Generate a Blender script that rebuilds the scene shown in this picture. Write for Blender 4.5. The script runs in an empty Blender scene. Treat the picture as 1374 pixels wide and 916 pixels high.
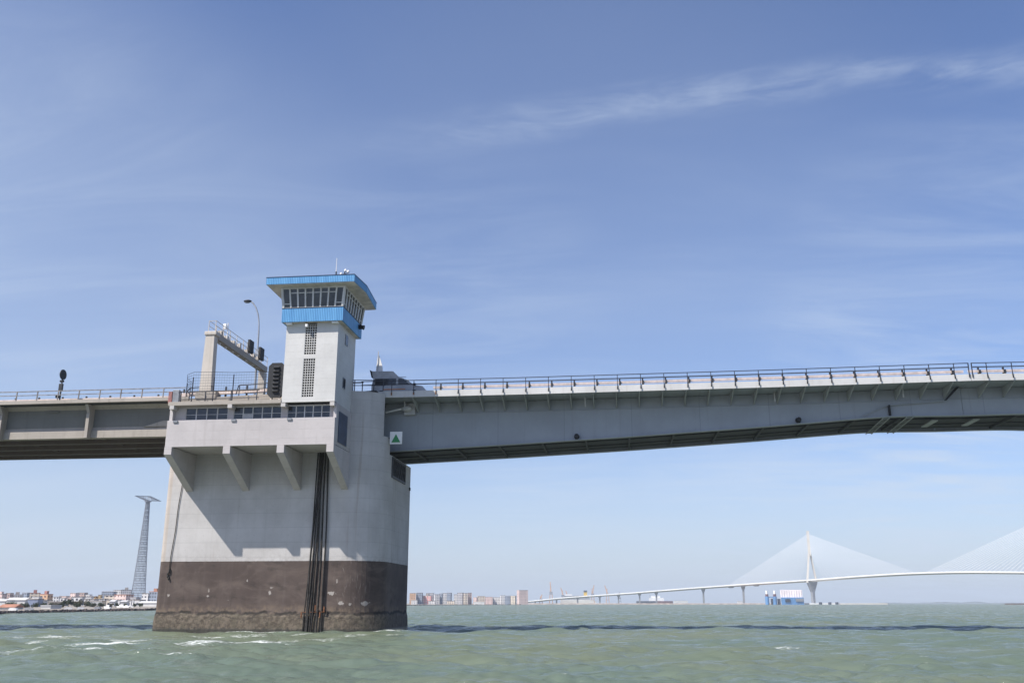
import bpy, bmesh, math, random
import numpy as np
from mathutils import Vector, Matrix, Quaternion

R = math.radians
random.seed(7)
rng = np.random.default_rng(11)
SC = bpy.context.scene
COL = SC.collection

# ------------------------------------------------------------------ camera, sky, sun, exposure
# axes: x along the road bridge (to the right), y away across the bridge, z up; origin = near left foot of the pier, at sea level
CAM = Vector((41.81, -82.89, 2.5))
YAW = R(6.5)
PITCH = R(15.697)
FOC = 1249.0
cd = bpy.data.cameras.new('camera')
cam = bpy.data.objects.new('camera', cd)
COL.objects.link(cam)
cam.location = CAM
cam.rotation_euler = (R(90) + PITCH, 0, YAW)
cd.sensor_width = 36.0
cd.lens = 36.0 * FOC / 1374.0
cd.clip_start = 0.5
cd.clip_end = 60000.0
SC.camera = cam

SUN_DIR = Vector((5.18, 5.0, -8.53)).normalized()       # the way the light travels
to_sun = -SUN_DIR
SUN_EL = math.asin(to_sun.z)
SUN_AZ = math.atan2(to_sun.x, to_sun.y)

world = bpy.data.worlds.new('World')
SC.world = world
world.use_nodes = True
wn = world.node_tree
for n in list(wn.nodes):
    wn.nodes.remove(n)


class NT:
    """small node-tree writer"""
    def __init__(self, tree):
        self.t = tree

    def n(self, typ, **kw):
        nd = self.t.nodes.new(typ)
        for k, v in kw.items():
            setattr(nd, k, v)
        return nd

    def set(self, sock, v):
        if isinstance(v, bpy.types.NodeSocket):
            self.t.links.new(v, sock)
        elif isinstance(v, (tuple, list)) and len(v) == 3 and sock.type == 'RGBA':
            sock.default_value = (*v, 1)
        else:
            sock.default_value = v

    def math(self, op, a, b=None, c=None, clamp=False):
        nd = self.n('ShaderNodeMath', operation=op, use_clamp=clamp)
        for i, v in enumerate((a, b, c)):
            if v is not None:
                self.set(nd.inputs[i], v)
        return nd.outputs[0]

    def vmath(self, op, a, b=None):
        nd = self.n('ShaderNodeVectorMath', operation=op)
        self.set(nd.inputs[0], a)
        if b is not None:
            self.set(nd.inputs[3] if op == 'SCALE' else nd.inputs[1], b)
        return nd.outputs['Value'] if op in ('DOT_PRODUCT', 'LENGTH') else nd.outputs[0]

    def mix(self, f, a, b, mode='MIX'):
        nd = self.n('ShaderNodeMix', data_type='RGBA', blend_type=mode)
        nd.clamp_factor = True
        self.set(nd.inputs[0], f)
        self.set(nd.inputs[6], a)
        self.set(nd.inputs[7], b)
        return nd.outputs[2]

    def smooth(self, v, a, b, lo=0.0, hi=1.0):
        nd = self.n('ShaderNodeMapRange', interpolation_type='SMOOTHSTEP')
        self.set(nd.inputs[0], v)
        nd.inputs[1].default_value = a
        nd.inputs[2].default_value = b
        nd.inputs[3].default_value = lo
        nd.inputs[4].default_value = hi
        return nd.outputs[0]

    def noise(self, vec, scale, detail=4.0, rough=0.55, dist=0.0):
        nd = self.n('ShaderNodeTexNoise')
        if vec is not None:
            self.set(nd.inputs['Vector'], vec)
        nd.inputs['Scale'].default_value = scale
        nd.inputs['Detail'].default_value = detail
        nd.inputs['Roughness'].default_value = rough
        nd.inputs['Distortion'].default_value = dist
        return nd.outputs['Fac']

    def scale(self, vec, s):
        nd = self.n('ShaderNodeMapping')
        self.set(nd.inputs['Vector'], vec)
        nd.inputs['Scale'].default_value = s
        return nd.outputs[0]

    def xyz(self, vec):
        nd = self.n('ShaderNodeSeparateXYZ')
        self.set(nd.inputs[0], vec)
        return nd.outputs

    def comb(self, x, y, z):
        nd = self.n('ShaderNodeCombineXYZ')
        for i, v in enumerate((x, y, z)):
            self.set(nd.inputs[i], v)
        return nd.outputs[0]


def heading(px, py):
    """unit direction in which a point of the photograph lies"""
    x = (px - 687) / FOC
    y = (458 - py) / FOC
    v = Vector((x, math.cos(PITCH) - y * math.sin(PITCH), math.sin(PITCH) + y * math.cos(PITCH)))
    return (Matrix.Rotation(YAW, 3, 'Z') @ v).normalized()


W = NT(wn)
sky = W.n('ShaderNodeTexSky', sky_type='NISHITA')
sky.sun_disc = False
sky.sun_elevation = SUN_EL
sky.sun_rotation = SUN_AZ
sky.altitude = 0.0
sky.air_density = 1.0
sky.dust_density = 1.0
sky.ozone_density = 2.0
tc = W.n('ShaderNodeTexCoord')
dirv = tc.outputs['Generated']
dz = W.xyz(dirv)[2]
tint = W.mix(1.0, sky.outputs[0], (0.98, 1.04, 1.28), 'MULTIPLY')
# high cirrus: a projection onto a flat layer far above
den = W.math('ADD', W.math('MAXIMUM', dz, 0.0), 0.12)
dx, dy, _ = W.xyz(dirv)
flat = W.comb(W.math('DIVIDE', dx, den), W.math('DIVIDE', dy, den), 0.0)
# one long thin streak lying along a great circle
h1, h2 = heading(640, 172), heading(1374, 88)
nrm = h1.cross(h2).normalized()
along = W.vmath('DOT_PRODUCT', dirv, tuple(h2))
off = W.vmath('DOT_PRODUCT', dirv, tuple(nrm))
wob = W.math('MULTIPLY', W.math('SUBTRACT', W.noise(dirv, 5.0, 3.0, 0.5), 0.5), 0.05)
off2 = W.math('ABSOLUTE', W.math('ADD', off, wob))
rot = W.n('ShaderNodeMapping')
W.set(rot.inputs['Vector'], dirv)
rot.inputs['Rotation'].default_value = (0.0, R(-8), 0.0)
rot.inputs['Scale'].default_value = (5.0, 5.0, 26.0)
fibre = W.noise(rot.outputs[0], 2.2, 7.0, 0.62, 0.4)
streak = W.math('MULTIPLY', W.smooth(off2, 0.030, 0.0), W.smooth(fibre, 0.30, 0.85))
streak = W.math('MULTIPLY', streak, W.smooth(along, 0.74, 0.95))
# broad faint veils
mp = W.n('ShaderNodeMapping')
W.set(mp.inputs['Vector'], flat)
mp.inputs['Rotation'].default_value = (0, 0, R(-24))
mp.inputs['Scale'].default_value = (0.55, 1.7, 1.0)
veil = W.noise(mp.outputs[0], 0.9, 7.0, 0.58, 0.7)
big = W.noise(flat, 0.42, 2.0, 0.5)
veil = W.math('MULTIPLY', W.smooth(veil, 0.42, 0.80), W.smooth(big, 0.38, 0.66))
# a wide thin sheet of high haze-cloud over the left and middle of the view
hl_, hm0 = heading(-60, 520), heading(760, 430)
left = W.math('MULTIPLY', W.smooth(W.vmath('DOT_PRODUCT', dirv, tuple(hl_)), 0.88, 1.0), 0.34)
midd = W.math('MULTIPLY', W.smooth(W.vmath('DOT_PRODUCT', dirv, tuple(hm0)), 0.88, 1.0), 0.13)
sheet_n = W.noise(mp.outputs[0], 0.7, 5.0, 0.55, 0.5)
sheet = W.math('MULTIPLY', W.math('ADD', left, midd), W.smooth(sheet_n, 0.15, 0.80, 0.55, 1.25))
cover = W.math('ADD', W.math('MULTIPLY', streak, 0.38), W.math('MULTIPLY', veil, 0.26), clamp=True)
wisp_n = W.smooth(W.noise(mp.outputs[0], 2.1, 8.0, 0.62, 1.1), 0.36, 0.74)
for (hx, hy, c_in, amt) in ((1310, 400, 0.975, 0.24), (1120, 655, 0.978, 0.36), (1330, 660, 0.985, 0.22), (40, 300, 0.96, 0.16), (560, 430, 0.97, 0.16), (760, 640, 0.985, 0.16)):
    spot = W.smooth(W.vmath('DOT_PRODUCT', dirv, tuple(heading(hx, hy))), c_in, 1.0)
    cover = W.math('ADD', cover, W.math('MULTIPLY', W.math('MULTIPLY', spot, wisp_n), amt))
cover = W.math('ADD', cover, sheet)
cover = W.math('ADD', cover, W.smooth(dz, 0.20, 0.0, 0.0, 0.42), clamp=True)      # milky air low over the bay
cl = W.mix(cover, tint, (5.3, 6.1, 7.3))
bg = W.n('ShaderNodeBackground')
W.set(bg.inputs[0], cl)
bg.inputs[1].default_value = 0.085
wo = W.n('ShaderNodeOutputWorld')
wn.links.new(bg.outputs[0], wo.inputs[0])

ld = bpy.data.lights.new('sun', 'SUN')
ld.energy = 4.6
ld.angle = R(0.53)
ld.color = (1.0, 0.95, 0.88)
sun = bpy.data.objects.new('sun', ld)
COL.objects.link(sun)
sun.rotation_euler = SUN_DIR.to_track_quat('-Z', 'Y').to_euler()
sun.location = (-60, -60, 120)

vs = SC.view_settings
vs.view_transform = 'Standard'
vs.look = 'None'
vs.exposure = 0.52
vs.gamma = 1.0
vs.use_curve_mapping = False
SC.cycles.use_denoising = True
SC.cycles.max_bounces = 6
SC.cycles.diffuse_bounces = 3
SC.cycles.glossy_bounces = 3
SC.cycles.volume_bounces = 0


# ------------------------------------------------------------------ objects: helpers
ORG = {}


def tag(o, label=None, cat=None, group=None, kind=None):
    if label:
        o['label'] = label
    if cat:
        o['category'] = cat
    if group:
        o['group'] = group
    if kind:
        o['kind'] = kind
    return o


def thing(name, loc, label, cat, group=None, rotz=0.0):
    o = bpy.data.objects.new(name, None)
    o.empty_display_size = 0.5
    COL.objects.link(o)
    o.location = loc
    o.rotation_euler = (0, 0, rotz)
    ORG[o.name] = Vector(loc)
    return tag(o, label, cat, group)


class MB:
    """collects shapes and links them as ONE mesh object"""
    def __init__(self):
        self.v = []
        self.f = []
        self.sm = []

    def add(self, vs_, fs, smooth=False):
        b = len(self.v)
        self.v += [tuple(p) for p in vs_]
        self.f += [tuple(i + b for i in f) for f in fs]
        self.sm += [smooth] * len(fs)
        return self

    def box(self, x0, x1, y0, y1, z0, z1):
        return self.add([(x0, y0, z0), (x1, y0, z0), (x1, y1, z0), (x0, y1, z0), (x0, y0, z1), (x1, y0, z1), (x1, y1, z1), (x0, y1, z1)],
                        [(3, 2, 1, 0), (4, 5, 6, 7), (0, 1, 5, 4), (1, 2, 6, 5), (2, 3, 7, 6), (3, 0, 4, 7)])

    def cbox(self, x0, x1, y0, y1, z0, z1, c=0.04):
        """box with chamfered edges"""
        bm = bmesh.new()
        bmesh.ops.create_cube(bm, size=1.0)
        for v in bm.verts:
            v.co = ((x0 + x1) / 2 + v.co.x * (x1 - x0), (y0 + y1) / 2 + v.co.y * (y1 - y0), (z0 + z1) / 2 + v.co.z * (z1 - z0))
        bmesh.ops.bevel(bm, geom=list(bm.edges), offset=c, segments=2, affect='EDGES', profile=0.6)
        bm.verts.index_update()
        self.add([v.co[:] for v in bm.verts], [[v.index for v in f.verts] for f in bm.faces])
        bm.free()
        return self

    def prism(self, pts, axis, a, b):
        """polygon (counter-clockwise seen from +axis for z) pushed along an axis from a to b; pts are the two other coordinates in xyz order"""
        n = len(pts)

        def put(p, k):
            if axis == 'x':
                return (k, p[0], p[1])
            if axis == 'y':
                return (p[0], k, p[1])
            return (p[0], p[1], k)
        vs_ = [put(p, a) for p in pts] + [put(p, b) for p in pts]
        fs = [tuple(range(n))[::-1], tuple(range(n, 2 * n))] + [(i, (i + 1) % n, n + (i + 1) % n, n + i) for i in range(n)]
        return self.add(vs_, fs)

    def bar(self, p, q, w, h=None, up=(0, 0, 1)):
        """square bar from p to q"""
        h = h or w
        p, q = Vector(p), Vector(q)
        d = (q - p).normalized()
        u = Vector(up)
        if abs(d.dot(u)) > 0.97:
            u = Vector((0, 1, 0))
        sx = d.cross(u).normalized() * (w / 2)
        sz = sx.cross(d).normalized() * (h / 2)
        vs_ = [p - sx - sz, p + sx - sz, p + sx + sz, p - sx + sz, q - sx - sz, q + sx - sz, q + sx + sz, q - sx + sz]
        return self.add(vs_, [(0, 1, 2, 3), (7, 6, 5, 4), (0, 4, 5, 1), (1, 5, 6, 2), (2, 6, 7, 3), (3, 7, 4, 0)])

    def cyl(self, p, q, r0, r1=None, n=12, cap=True):
        r1 = r0 if r1 is None else r1
        p, q = Vector(p), Vector(q)
        d = (q - p).normalized()
        u = Vector((0, 0, 1)) if abs(d.z) < 0.95 else Vector((1, 0, 0))
        a = d.cross(u).normalized()
        b = d.cross(a).normalized()
        vs_ = []
        for c, r in ((p, r0), (q, r1)):
            for i in range(n):
                t = 2 * math.pi * i / n
                vs_.append(c + a * math.cos(t) * r + b * math.sin(t) * r)
        self.add(vs_, [(i, (i + 1) % n, n + (i + 1) % n, n + i) for i in range(n)], True)
        if cap:
            self.add(vs_[:n], [tuple(range(n))[::-1]])
            self.add(vs_[n:], [tuple(range(n))])
        return self

    def tube(self, pts, r, n=6):
        for a, b in zip(pts[:-1], pts[1:]):
            self.cyl(a, b, r, r, n, True)
        return self

    def sphere(self, c, rx, ry=None, rz=None, nu=14, nv=9):
        ry = ry or rx
        rz = rz or rx
        vs_ = []
        for j in range(nv + 1):
            ph = math.pi * j / nv
            for i in range(nu):
                t = 2 * math.pi * i / nu
                vs_.append((c[0] + rx * math.sin(ph) * math.cos(t), c[1] + ry * math.sin(ph) * math.sin(t), c[2] + rz * math.cos(ph)))
        fs = [(j * nu + i, (j + 1) * nu + i, (j + 1) * nu + (i + 1) % nu, j * nu + (i + 1) % nu) for j in range(nv) for i in range(nu)]
        return self.add(vs_, fs, True)

    def mesh(self, name, mat):
        me = bpy.data.meshes.new(name)
        me.from_pydata(self.v, [], self.f)
        me.polygons.foreach_set('use_smooth', self.sm)
        me.materials.append(mat)
        me.update()
        return me

    def build(self, name, mat, parent=None, local=False):
        """shapes are given in world coordinates unless local"""
        org = ORG.get(parent.name, Vector()) if parent else Vector()
        if not local and org.length:
            self.v = [(a - org.x, b - org.y, c - org.z) for a, b, c in self.v]
        o = bpy.data.objects.new(name, self.mesh(name, mat))
        COL.objects.link(o)
        if parent:
            o.parent = parent
            ORG[o.name] = org
        bm = bmesh.new()
        bm.from_mesh(o.data)
        bmesh.ops.recalc_face_normals(bm, faces=bm.faces)
        bm.to_mesh(o.data)
        bm.free()
        return o


def copy_tree(o, parent=None, delta=None):
    c = o.copy()
    COL.objects.link(c)
    if parent:
        c.parent = parent
    if delta is not None:
        c.location = o.location + Vector(delta)
    for ch in o.children:
        copy_tree(ch, c)
    return c


# ------------------------------------------------------------------ materials
def new_mat(name):
    m = bpy.data.materials.new(name)
    m.use_nodes = True
    nt = m.node_tree
    b = nt.nodes['Principled BSDF']
    return m, NT(nt), b


def plain(name, col, rough=0.6, metal=0.0, var=0.12, scale=1.5, bump=0.0):
    m, N, b = new_mat(name)
    g = N.n('ShaderNodeNewGeometry')
    f = N.noise(g.outputs['Position'], scale, 5.0, 0.6)
    dark = tuple(c * (1 - var * 1.6) for c in col)
    lite = tuple(min(1, c * (1 + var)) for c in col)
    N.set(b.inputs['Base Color'], N.mix(N.smooth(f, 0.3, 0.7), dark, lite))
    b.inputs['Roughness'].default_value = rough
    b.inputs['Metallic'].default_value = metal
    if bump:
        bp = N.n('ShaderNodeBump')
        bp.inputs['Strength'].default_value = bump
        bp.inputs['Distance'].default_value = 0.02
        N.set(bp.inputs['Height'], N.noise(g.outputs['Position'], scale * 8, 4.0, 0.6))
        m.node_tree.links.new(bp.outputs[0], b.inputs['Normal'])
    return m


def weathered(name, col, stain, rough=0.8, streak=0.5, lines=0.0, line_h=1.1, rust=0.0, bump=0.25, seams=0.0):
    """painted concrete or steel: cloudy tone, vertical rain streaks, faint shutter lines, rust"""
    m, N, b = new_mat(name)
    g = N.n('ShaderNodeNewGeometry')
    P = g.outputs['Position']
    cloud = N.noise(P, 0.35, 6.0, 0.6)
    fine = N.noise(P, 3.2, 5.0, 0.65)
    st = N.noise(N.scale(P, (2.2, 2.2, 0.13)), 1.0, 5.0, 0.6)
    c = N.mix(N.smooth(cloud, 0.3, 0.72), tuple(x * 0.90 for x in col), tuple(min(1, x * 1.06) for x in col))
    c = N.mix(N.math('MULTIPLY', N.smooth(st, 0.52, 0.78), streak), c, stain)
    c = N.mix(N.math('MULTIPLY', N.smooth(fine, 0.50, 0.80), 0.22), c, stain)
    x, y, z = N.xyz(P)
    if lines:
        fr = N.math('FRACT', N.math('DIVIDE', z, line_h))
        edge = N.math('LESS_THAN', fr, 0.035)
        brk = N.smooth(N.noise(P, 1.3, 2.0), 0.40, 0.60)
        c = N.mix(N.math('MULTIPLY', N.math('MULTIPLY', edge, brk), lines), c, tuple(x_ * 0.55 for x_ in col))
        lift = N.noise(N.comb(0.0, 0.0, N.math('FLOOR', N.math('DIVIDE', z, line_h))), 7.3, 0.0)
        c = N.mix(N.math('MULTIPLY', N.smooth(lift, 0.35, 0.65), 0.10 * min(1, lines * 2)), c, stain)
    if seams:
        sx = N.math('DIVIDE', N.math('ADD', x, 1000.0), seams)
        ln_ = N.math('LESS_THAN', N.math('FRACT', sx), 0.012)
        c = N.mix(N.math('MULTIPLY', ln_, 0.45), c, tuple(x_ * 0.55 for x_ in col))
        pn = N.noise(N.comb(N.math('FLOOR', sx), 0.0, 0.0), 3.7, 0.0)
        c = N.mix(N.math('MULTIPLY', N.smooth(pn, 0.3, 0.7), 0.30), c, stain)
    if rust:
        ru = N.noise(N.scale(P, (1.6, 1.6, 0.5)), 1.0, 6.0, 0.7)
        c = N.mix(N.math('MULTIPLY', N.smooth(ru, 0.66, 0.74), rust), c, (0.20, 0.085, 0.035))
    N.set(b.inputs['Base Color'], c)
    b.inputs['Roughness'].default_value = rough
    bp = N.n('ShaderNodeBump')
    bp.inputs['Strength'].default_value = bump
    bp.inputs['Distance'].default_value = 0.03
    N.set(bp.inputs['Height'], N.noise(P, 6.0, 6.0, 0.7))
    m.node_tree.links.new(bp.outputs[0], b.inputs['Normal'])
    return m


M = {}
M['white_concrete'] = weathered('white_concrete', (0.47, 0.445, 0.425), (0.27, 0.24, 0.215), streak=0.35, lines=0.5, line_h=1.25)
M['tower_white'] = weathered('tower_white', (0.56, 0.55, 0.53), (0.36, 0.335, 0.30), streak=0.22, lines=0.55, line_h=0.62)
M['beige_concrete'] = weathered('beige_concrete', (0.36, 0.32, 0.275), (0.17, 0.145, 0.12), streak=0.45, lines=0.25, line_h=0.9)
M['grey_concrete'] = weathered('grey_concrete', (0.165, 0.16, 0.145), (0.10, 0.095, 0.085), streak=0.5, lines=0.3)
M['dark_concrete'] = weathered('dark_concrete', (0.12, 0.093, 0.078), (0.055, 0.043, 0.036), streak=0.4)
M['gallery'] = weathered('gallery', (0.465, 0.43, 0.42), (0.28, 0.245, 0.225), streak=0.42, lines=0.5, line_h=0.78)
M['steel'] = weathered('steel', (0.275, 0.30, 0.335), (0.205, 0.215, 0.225), rough=0.55, streak=0.45, rust=0.22, bump=0.08, seams=6.4)
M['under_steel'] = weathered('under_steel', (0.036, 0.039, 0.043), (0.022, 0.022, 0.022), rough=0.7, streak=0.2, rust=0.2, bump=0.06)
M['steel_rib'] = weathered('steel_rib', (0.30, 0.32, 0.32), (0.2, 0.2, 0.19), rough=0.6, streak=0.2, rust=0.12, bump=0.06)
M['fascia'] = weathered('fascia', (0.55, 0.54, 0.525), (0.36, 0.31, 0.26), rough=0.6, streak=0.3, rust=0.35, bump=0.08)
M['guard_rail'] = plain('guard_rail', (0.64, 0.53, 0.47), 0.5, 0.0, 0.12, 2.0)
M['rail_dark'] = plain('rail_dark', (0.012, 0.015, 0.026), 0.55, 0.0, 0.2)
M['rail_grey'] = plain('rail_grey', (0.22, 0.20, 0.19), 0.6, 0.1, 0.3, 3.0)
M['black'] = plain('black', (0.009, 0.010, 0.013), 0.7, 0.0, 0.2)
M['dark_metal'] = plain('dark_metal', (0.028, 0.030, 0.035), 0.6, 0.2, 0.25)
M['white_paint'] = plain('white_paint', (0.74, 0.73, 0.71), 0.5, 0.0, 0.06)
M['light_grey'] = plain('light_grey', (0.42, 0.42, 0.42), 0.55, 0.0, 0.1)
M['mid_grey'] = plain('mid_grey', (0.22, 0.23, 0.25), 0.55, 0.0, 0.15)
M['frame'] = plain('frame', (0.55, 0.54, 0.52), 0.6, 0.0, 0.1)
M['soffit'] = plain('soffit', (0.55, 0.50, 0.44), 0.8, 0.0, 0.15, 1.2)
M['rust'] = plain('rust', (0.20, 0.085, 0.04), 0.9, 0.0, 0.3, 6.0)
M['rope'] = plain('rope', (0.030, 0.027, 0.025), 0.9, 0.0, 0.4, 4.0)
M['red_paint'] = plain('red_paint', (0.27, 0.11, 0.095), 0.6, 0.0, 0.25, 4.0)
M['green_paint'] = plain('green_paint', (0.015, 0.20, 0.06), 0.5, 0.0, 0.06)
M['navy'] = plain('navy', (0.025, 0.045, 0.095), 0.35, 0.0, 0.2)
M['asphalt'] = plain('asphalt', (0.055, 0.055, 0.055), 0.9, 0.0, 0.2, 2.0)
M['gantry'] = weathered('gantry', (0.50, 0.45, 0.39), (0.27, 0.23, 0.19), rough=0.6, streak=0.4, rust=0.15, bump=0.05)
M['gantry_dark'] = weathered('gantry_dark', (0.33, 0.28, 0.235), (0.16, 0.13, 0.11), rough=0.6, streak=0.4, rust=0.25, bump=0.08)
M['galvanised'] = plain('galvanised', (0.36, 0.37, 0.38), 0.45, 0.5, 0.12)
M['orange'] = plain('orange', (0.70, 0.22, 0.03), 0.5)
M['lamp_glass'] = plain('lamp_glass', (0.20, 0.21, 0.22), 0.15)

m, N, b = new_mat('glass')
g = N.n('ShaderNodeNewGeometry')
N.set(b.inputs['Base Color'], N.mix(N.smooth(N.noise(g.outputs['Position'], 0.9, 2.0), 0.35, 0.65), (0.012, 0.014, 0.018), (0.035, 0.038, 0.045)))
b.inputs['Roughness'].default_value = 0.06
M['glass'] = m

m, N, b = new_mat('blue_sheet')          # ribbed blue cladding sheet
g = N.n('ShaderNodeNewGeometry')
P = g.outputs['Position']
x, y, z = N.xyz(P)
ph = N.math('MULTIPLY', N.math('ADD', x, y), 2 * math.pi / 0.16)
rib = N.math('SINE', ph)
cl_ = N.noise(N.scale(P, (2.5, 2.5, 0.4)), 1.0, 5.0, 0.6)
c = N.mix(N.smooth(cl_, 0.3, 0.75), (0.055, 0.21, 0.43), (0.095, 0.29, 0.53))
sheet = N.noise(N.comb(N.math('FLOOR', N.math('DIVIDE', N.math('ADD', x, y), 0.64)), 0.0, 0.0), 5.1, 0.0)
c = N.mix(N.math('MULTIPLY', N.smooth(sheet, 0.3, 0.7), 0.35), c, (0.13, 0.36, 0.62))
N.set(b.inputs['Base Color'], c)
b.inputs['Roughness'].default_value = 0.5
bp = N.n('ShaderNodeBump')
bp.inputs['Strength'].default_value = 0.45
bp.inputs['Distance'].default_value = 0.03
N.set(bp.inputs['Height'], rib)
m.node_tree.links.new(bp.outputs[0], b.inputs['Normal'])
M['blue_sheet'] = m

CHIPS = ((16.32, 3.35, 0.42, 0.2), (17.18, 2.53, 0.32, 0.22), (17.99, 2.44, 0.14, 0.14), (19.19, 2.5, 0.38, 0.22), (1.2, 3.21, 0.18, 0.14), (4.95, 3.63, 0.1, 0.2), (4.89, 3.14, 0.14, 0.1), (10.65, 3.39, 0.12, 0.26), (10.76, 3.84, 0.18, 0.08), (8.47, 4.49, 0.08, 0.14), (16.74, 4.41, 0.08, 0.2))
# the pier: white paint above, brown tar paint below, barnacle crust at the foot
m, N, b = new_mat('pier_paint')
g = N.n('ShaderNodeNewGeometry')
P = g.outputs['Position']
x, y, z = N.xyz(P)
cloud = N.noise(P, 0.30, 6.0, 0.6)
fine = N.noise(P, 2.6, 6.0, 0.65)
st = N.noise(N.scale(P, (1.9, 1.9, 0.10)), 1.0, 6.0, 0.62)
white = N.mix(N.smooth(cloud, 0.3, 0.72), (0.395, 0.375, 0.36), (0.495, 0.475, 0.46))
white = N.mix(N.math('MULTIPLY', N.smooth(st, 0.50, 0.80), 0.34), white, (0.28, 0.255, 0.235))
white = N.mix(N.math('MULTIPLY', N.smooth(fine, 0.5, 0.8), 0.16), white, (0.28, 0.265, 0.25))
fr = N.math('FRACT', N.math('DIVIDE', z, 1.30))
white = N.mix(N.math('MULTIPLY', N.math('LESS_THAN', fr, 0.03), 0.38), white, (0.25, 0.24, 0.23))
lift = N.noise(N.comb(0.0, 0.0, N.math('FLOOR', N.math('DIVIDE', z, 1.30))), 9.7, 0.0)
white = N.mix(N.math('MULTIPLY', N.smooth(lift, 0.35, 0.65), 0.13), white, (0.30, 0.285, 0.27))
# rust and dirt runs, tie holes, a dirty margin just above the tar line
rr = N.noise(N.scale(P, (2.6, 2.6, 0.09)), 1.0, 3.0, 0.5)
white = N.mix(N.math('MULTIPLY', N.smooth(rr, 0.64, 0.74), 0.30), white, (0.25, 0.185, 0.135))
tie = N.math('LESS_THAN', N.vmath('LENGTH', N.vmath('SUBTRACT', N.comb(N.math('FRACT', N.math('DIVIDE', x, 1.6)), N.math('FRACT', N.math('DIVIDE', z, 1.30)), 0.0), (0.5, 0.5, 0.0))), 0.032)
white = N.mix(N.math('MULTIPLY', tie, 0.20), white, (0.16, 0.15, 0.14))
vj = N.math('LESS_THAN', N.math('FRACT', N.math('DIVIDE', x, 4.8)), 0.007)
white = N.mix(N.math('MULTIPLY', vj, 0.15), white, (0.22, 0.21, 0.20))
white = N.mix(N.math('MULTIPLY', N.smooth(z, 7.2, 6.1), N.math('MULTIPLY', N.smooth(fine, 0.40, 0.66), 0.30)), white, (0.24, 0.21, 0.19))
warm = N.mix(1.0, white, (1.0, 0.90, 0.80), 'MULTIPLY')       # warmer tint along the left edge
white = N.mix(N.math('MULTIPLY', N.smooth(x, 0.62, 0.50), 0.8), white, warm)
brown = N.mix(N.smooth(cloud, 0.3, 0.7), (0.060, 0.042, 0.036), (0.092, 0.068, 0.058))
brown = N.mix(N.math('MULTIPLY', N.smooth(st, 0.55, 0.80), 0.35), brown, (0.13, 0.105, 0.092))
brown = N.mix(N.math('MULTIPLY', N.smooth(fine, 0.55, 0.78), 0.45), brown, (0.042, 0.031, 0.027))
smut = N.noise(N.scale(P, (0.5, 0.5, 0.9)), 1.0, 4.0, 0.6)
brown = N.mix(N.math('MULTIPLY', N.smooth(smut, 0.54, 0.68), 0.60), brown, (0.030, 0.022, 0.019))
# chipped spots of old white paint in a band
chip = N.noise(N.scale(P, (1.0, 1.0, 1.5)), 0.85, 4.0, 0.6)
band = N.math('MULTIPLY', N.smooth(z, 1.7, 2.4), N.smooth(z, 4.4, 3.4))
chips = N.math('MULTIPLY', N.math('GREATER_THAN', chip, 0.70), band)
for (x0, z0, rx, rz) in CHIPS:
    vv = N.comb(N.math('DIVIDE', N.math('SUBTRACT', x, x0), rx), N.math('DIVIDE', N.math('SUBTRACT', z, z0), rz), 0.0)
    dd_ = N.math('ADD', N.vmath('LENGTH', vv), N.math('MULTIPLY', N.math('SUBTRACT', N.noise(P, 4.5, 4.0, 0.6), 0.5), 2.4))
    chips = N.math('MAXIMUM', chips, N.math('LESS_THAN', dd_, 0.78))
brown = N.mix(chips, brown, (0.31, 0.28, 0.255))
blot = N.noise(N.scale(P, (0.32, 0.32, 0.7)), 1.0, 5.0, 0.65, 0.8)
brown = N.mix(N.math('MULTIPLY', N.smooth(blot, 0.46, 0.68), 0.55), brown, (0.135, 0.103, 0.086))
runs = N.noise(N.scale(P, (3.2, 3.2, 0.16)), 1.0, 5.0, 0.65)
brown = N.mix(N.math('MULTIPLY', N.smooth(runs, 0.56, 0.72), 0.30), brown, (0.034, 0.026, 0.022))
# scraped pale rubbing lines near the right corner
scr = N.noise(N.scale(P, (2.5, 2.5, 0.45)), 1.4, 5.0, 0.7, 1.2)
scm = N.math('MULTIPLY', N.math('MULTIPLY', N.smooth(scr, 0.56, 0.66), N.smooth(x, 16.0, 17.2)), N.smooth(x, 19.8, 18.6))
scm = N.math('MULTIPLY', scm, N.smooth(z, 2.2, 3.4))
brown = N.mix(N.math('MULTIPLY', scm, 0.45), brown, (0.30, 0.26, 0.235))
# barnacle crust
wav = N.math('MULTIPLY', N.math('SUBTRACT', N.noise(N.scale(P, (0.55, 0.55, 0.0)), 1.0, 5.0, 0.6), 0.5), 0.9)
top = N.math('ADD', 1.62, wav)
crust_n = N.noise(P, 3.2, 7.0, 0.68)
crust = N.mix(N.smooth(crust_n, 0.36, 0.66), (0.066, 0.051, 0.037), (0.155, 0.124, 0.092))
crust = N.mix(N.math('MULTIPLY', N.smooth(N.noise(P, 1.1, 4.0), 0.45, 0.7), 0.5), crust, (0.085, 0.075, 0.05))
holes = N.n('ShaderNodeTexVoronoi')
N.set(holes.inputs['Vector'], P)
holes.inputs['Scale'].default_value = 3.6
hm = N.math('MULTIPLY', N.math('LESS_THAN', holes.outputs['Distance'], 0.20), N.smooth(z, 1.25, 0.95))
hm = N.math('MULTIPLY', hm, N.smooth(N.noise(P, 0.8, 3.0), 0.42, 0.58))
crk = N.n('ShaderNodeTexVoronoi', feature='DISTANCE_TO_EDGE')
N.set(crk.inputs['Vector'], N.vmath('ADD', N.scale(P, (0.35, 0.35, 1.1)), N.vmath('SCALE', N.comb(fine, cloud, fine), 0.5)))
crk.inputs['Scale'].default_value = 1.0
ck = N.math('MULTIPLY', N.smooth(crk.outputs['Distance'], 0.035, 0.008), N.smooth(z, 0.9, 1.3))
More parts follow.
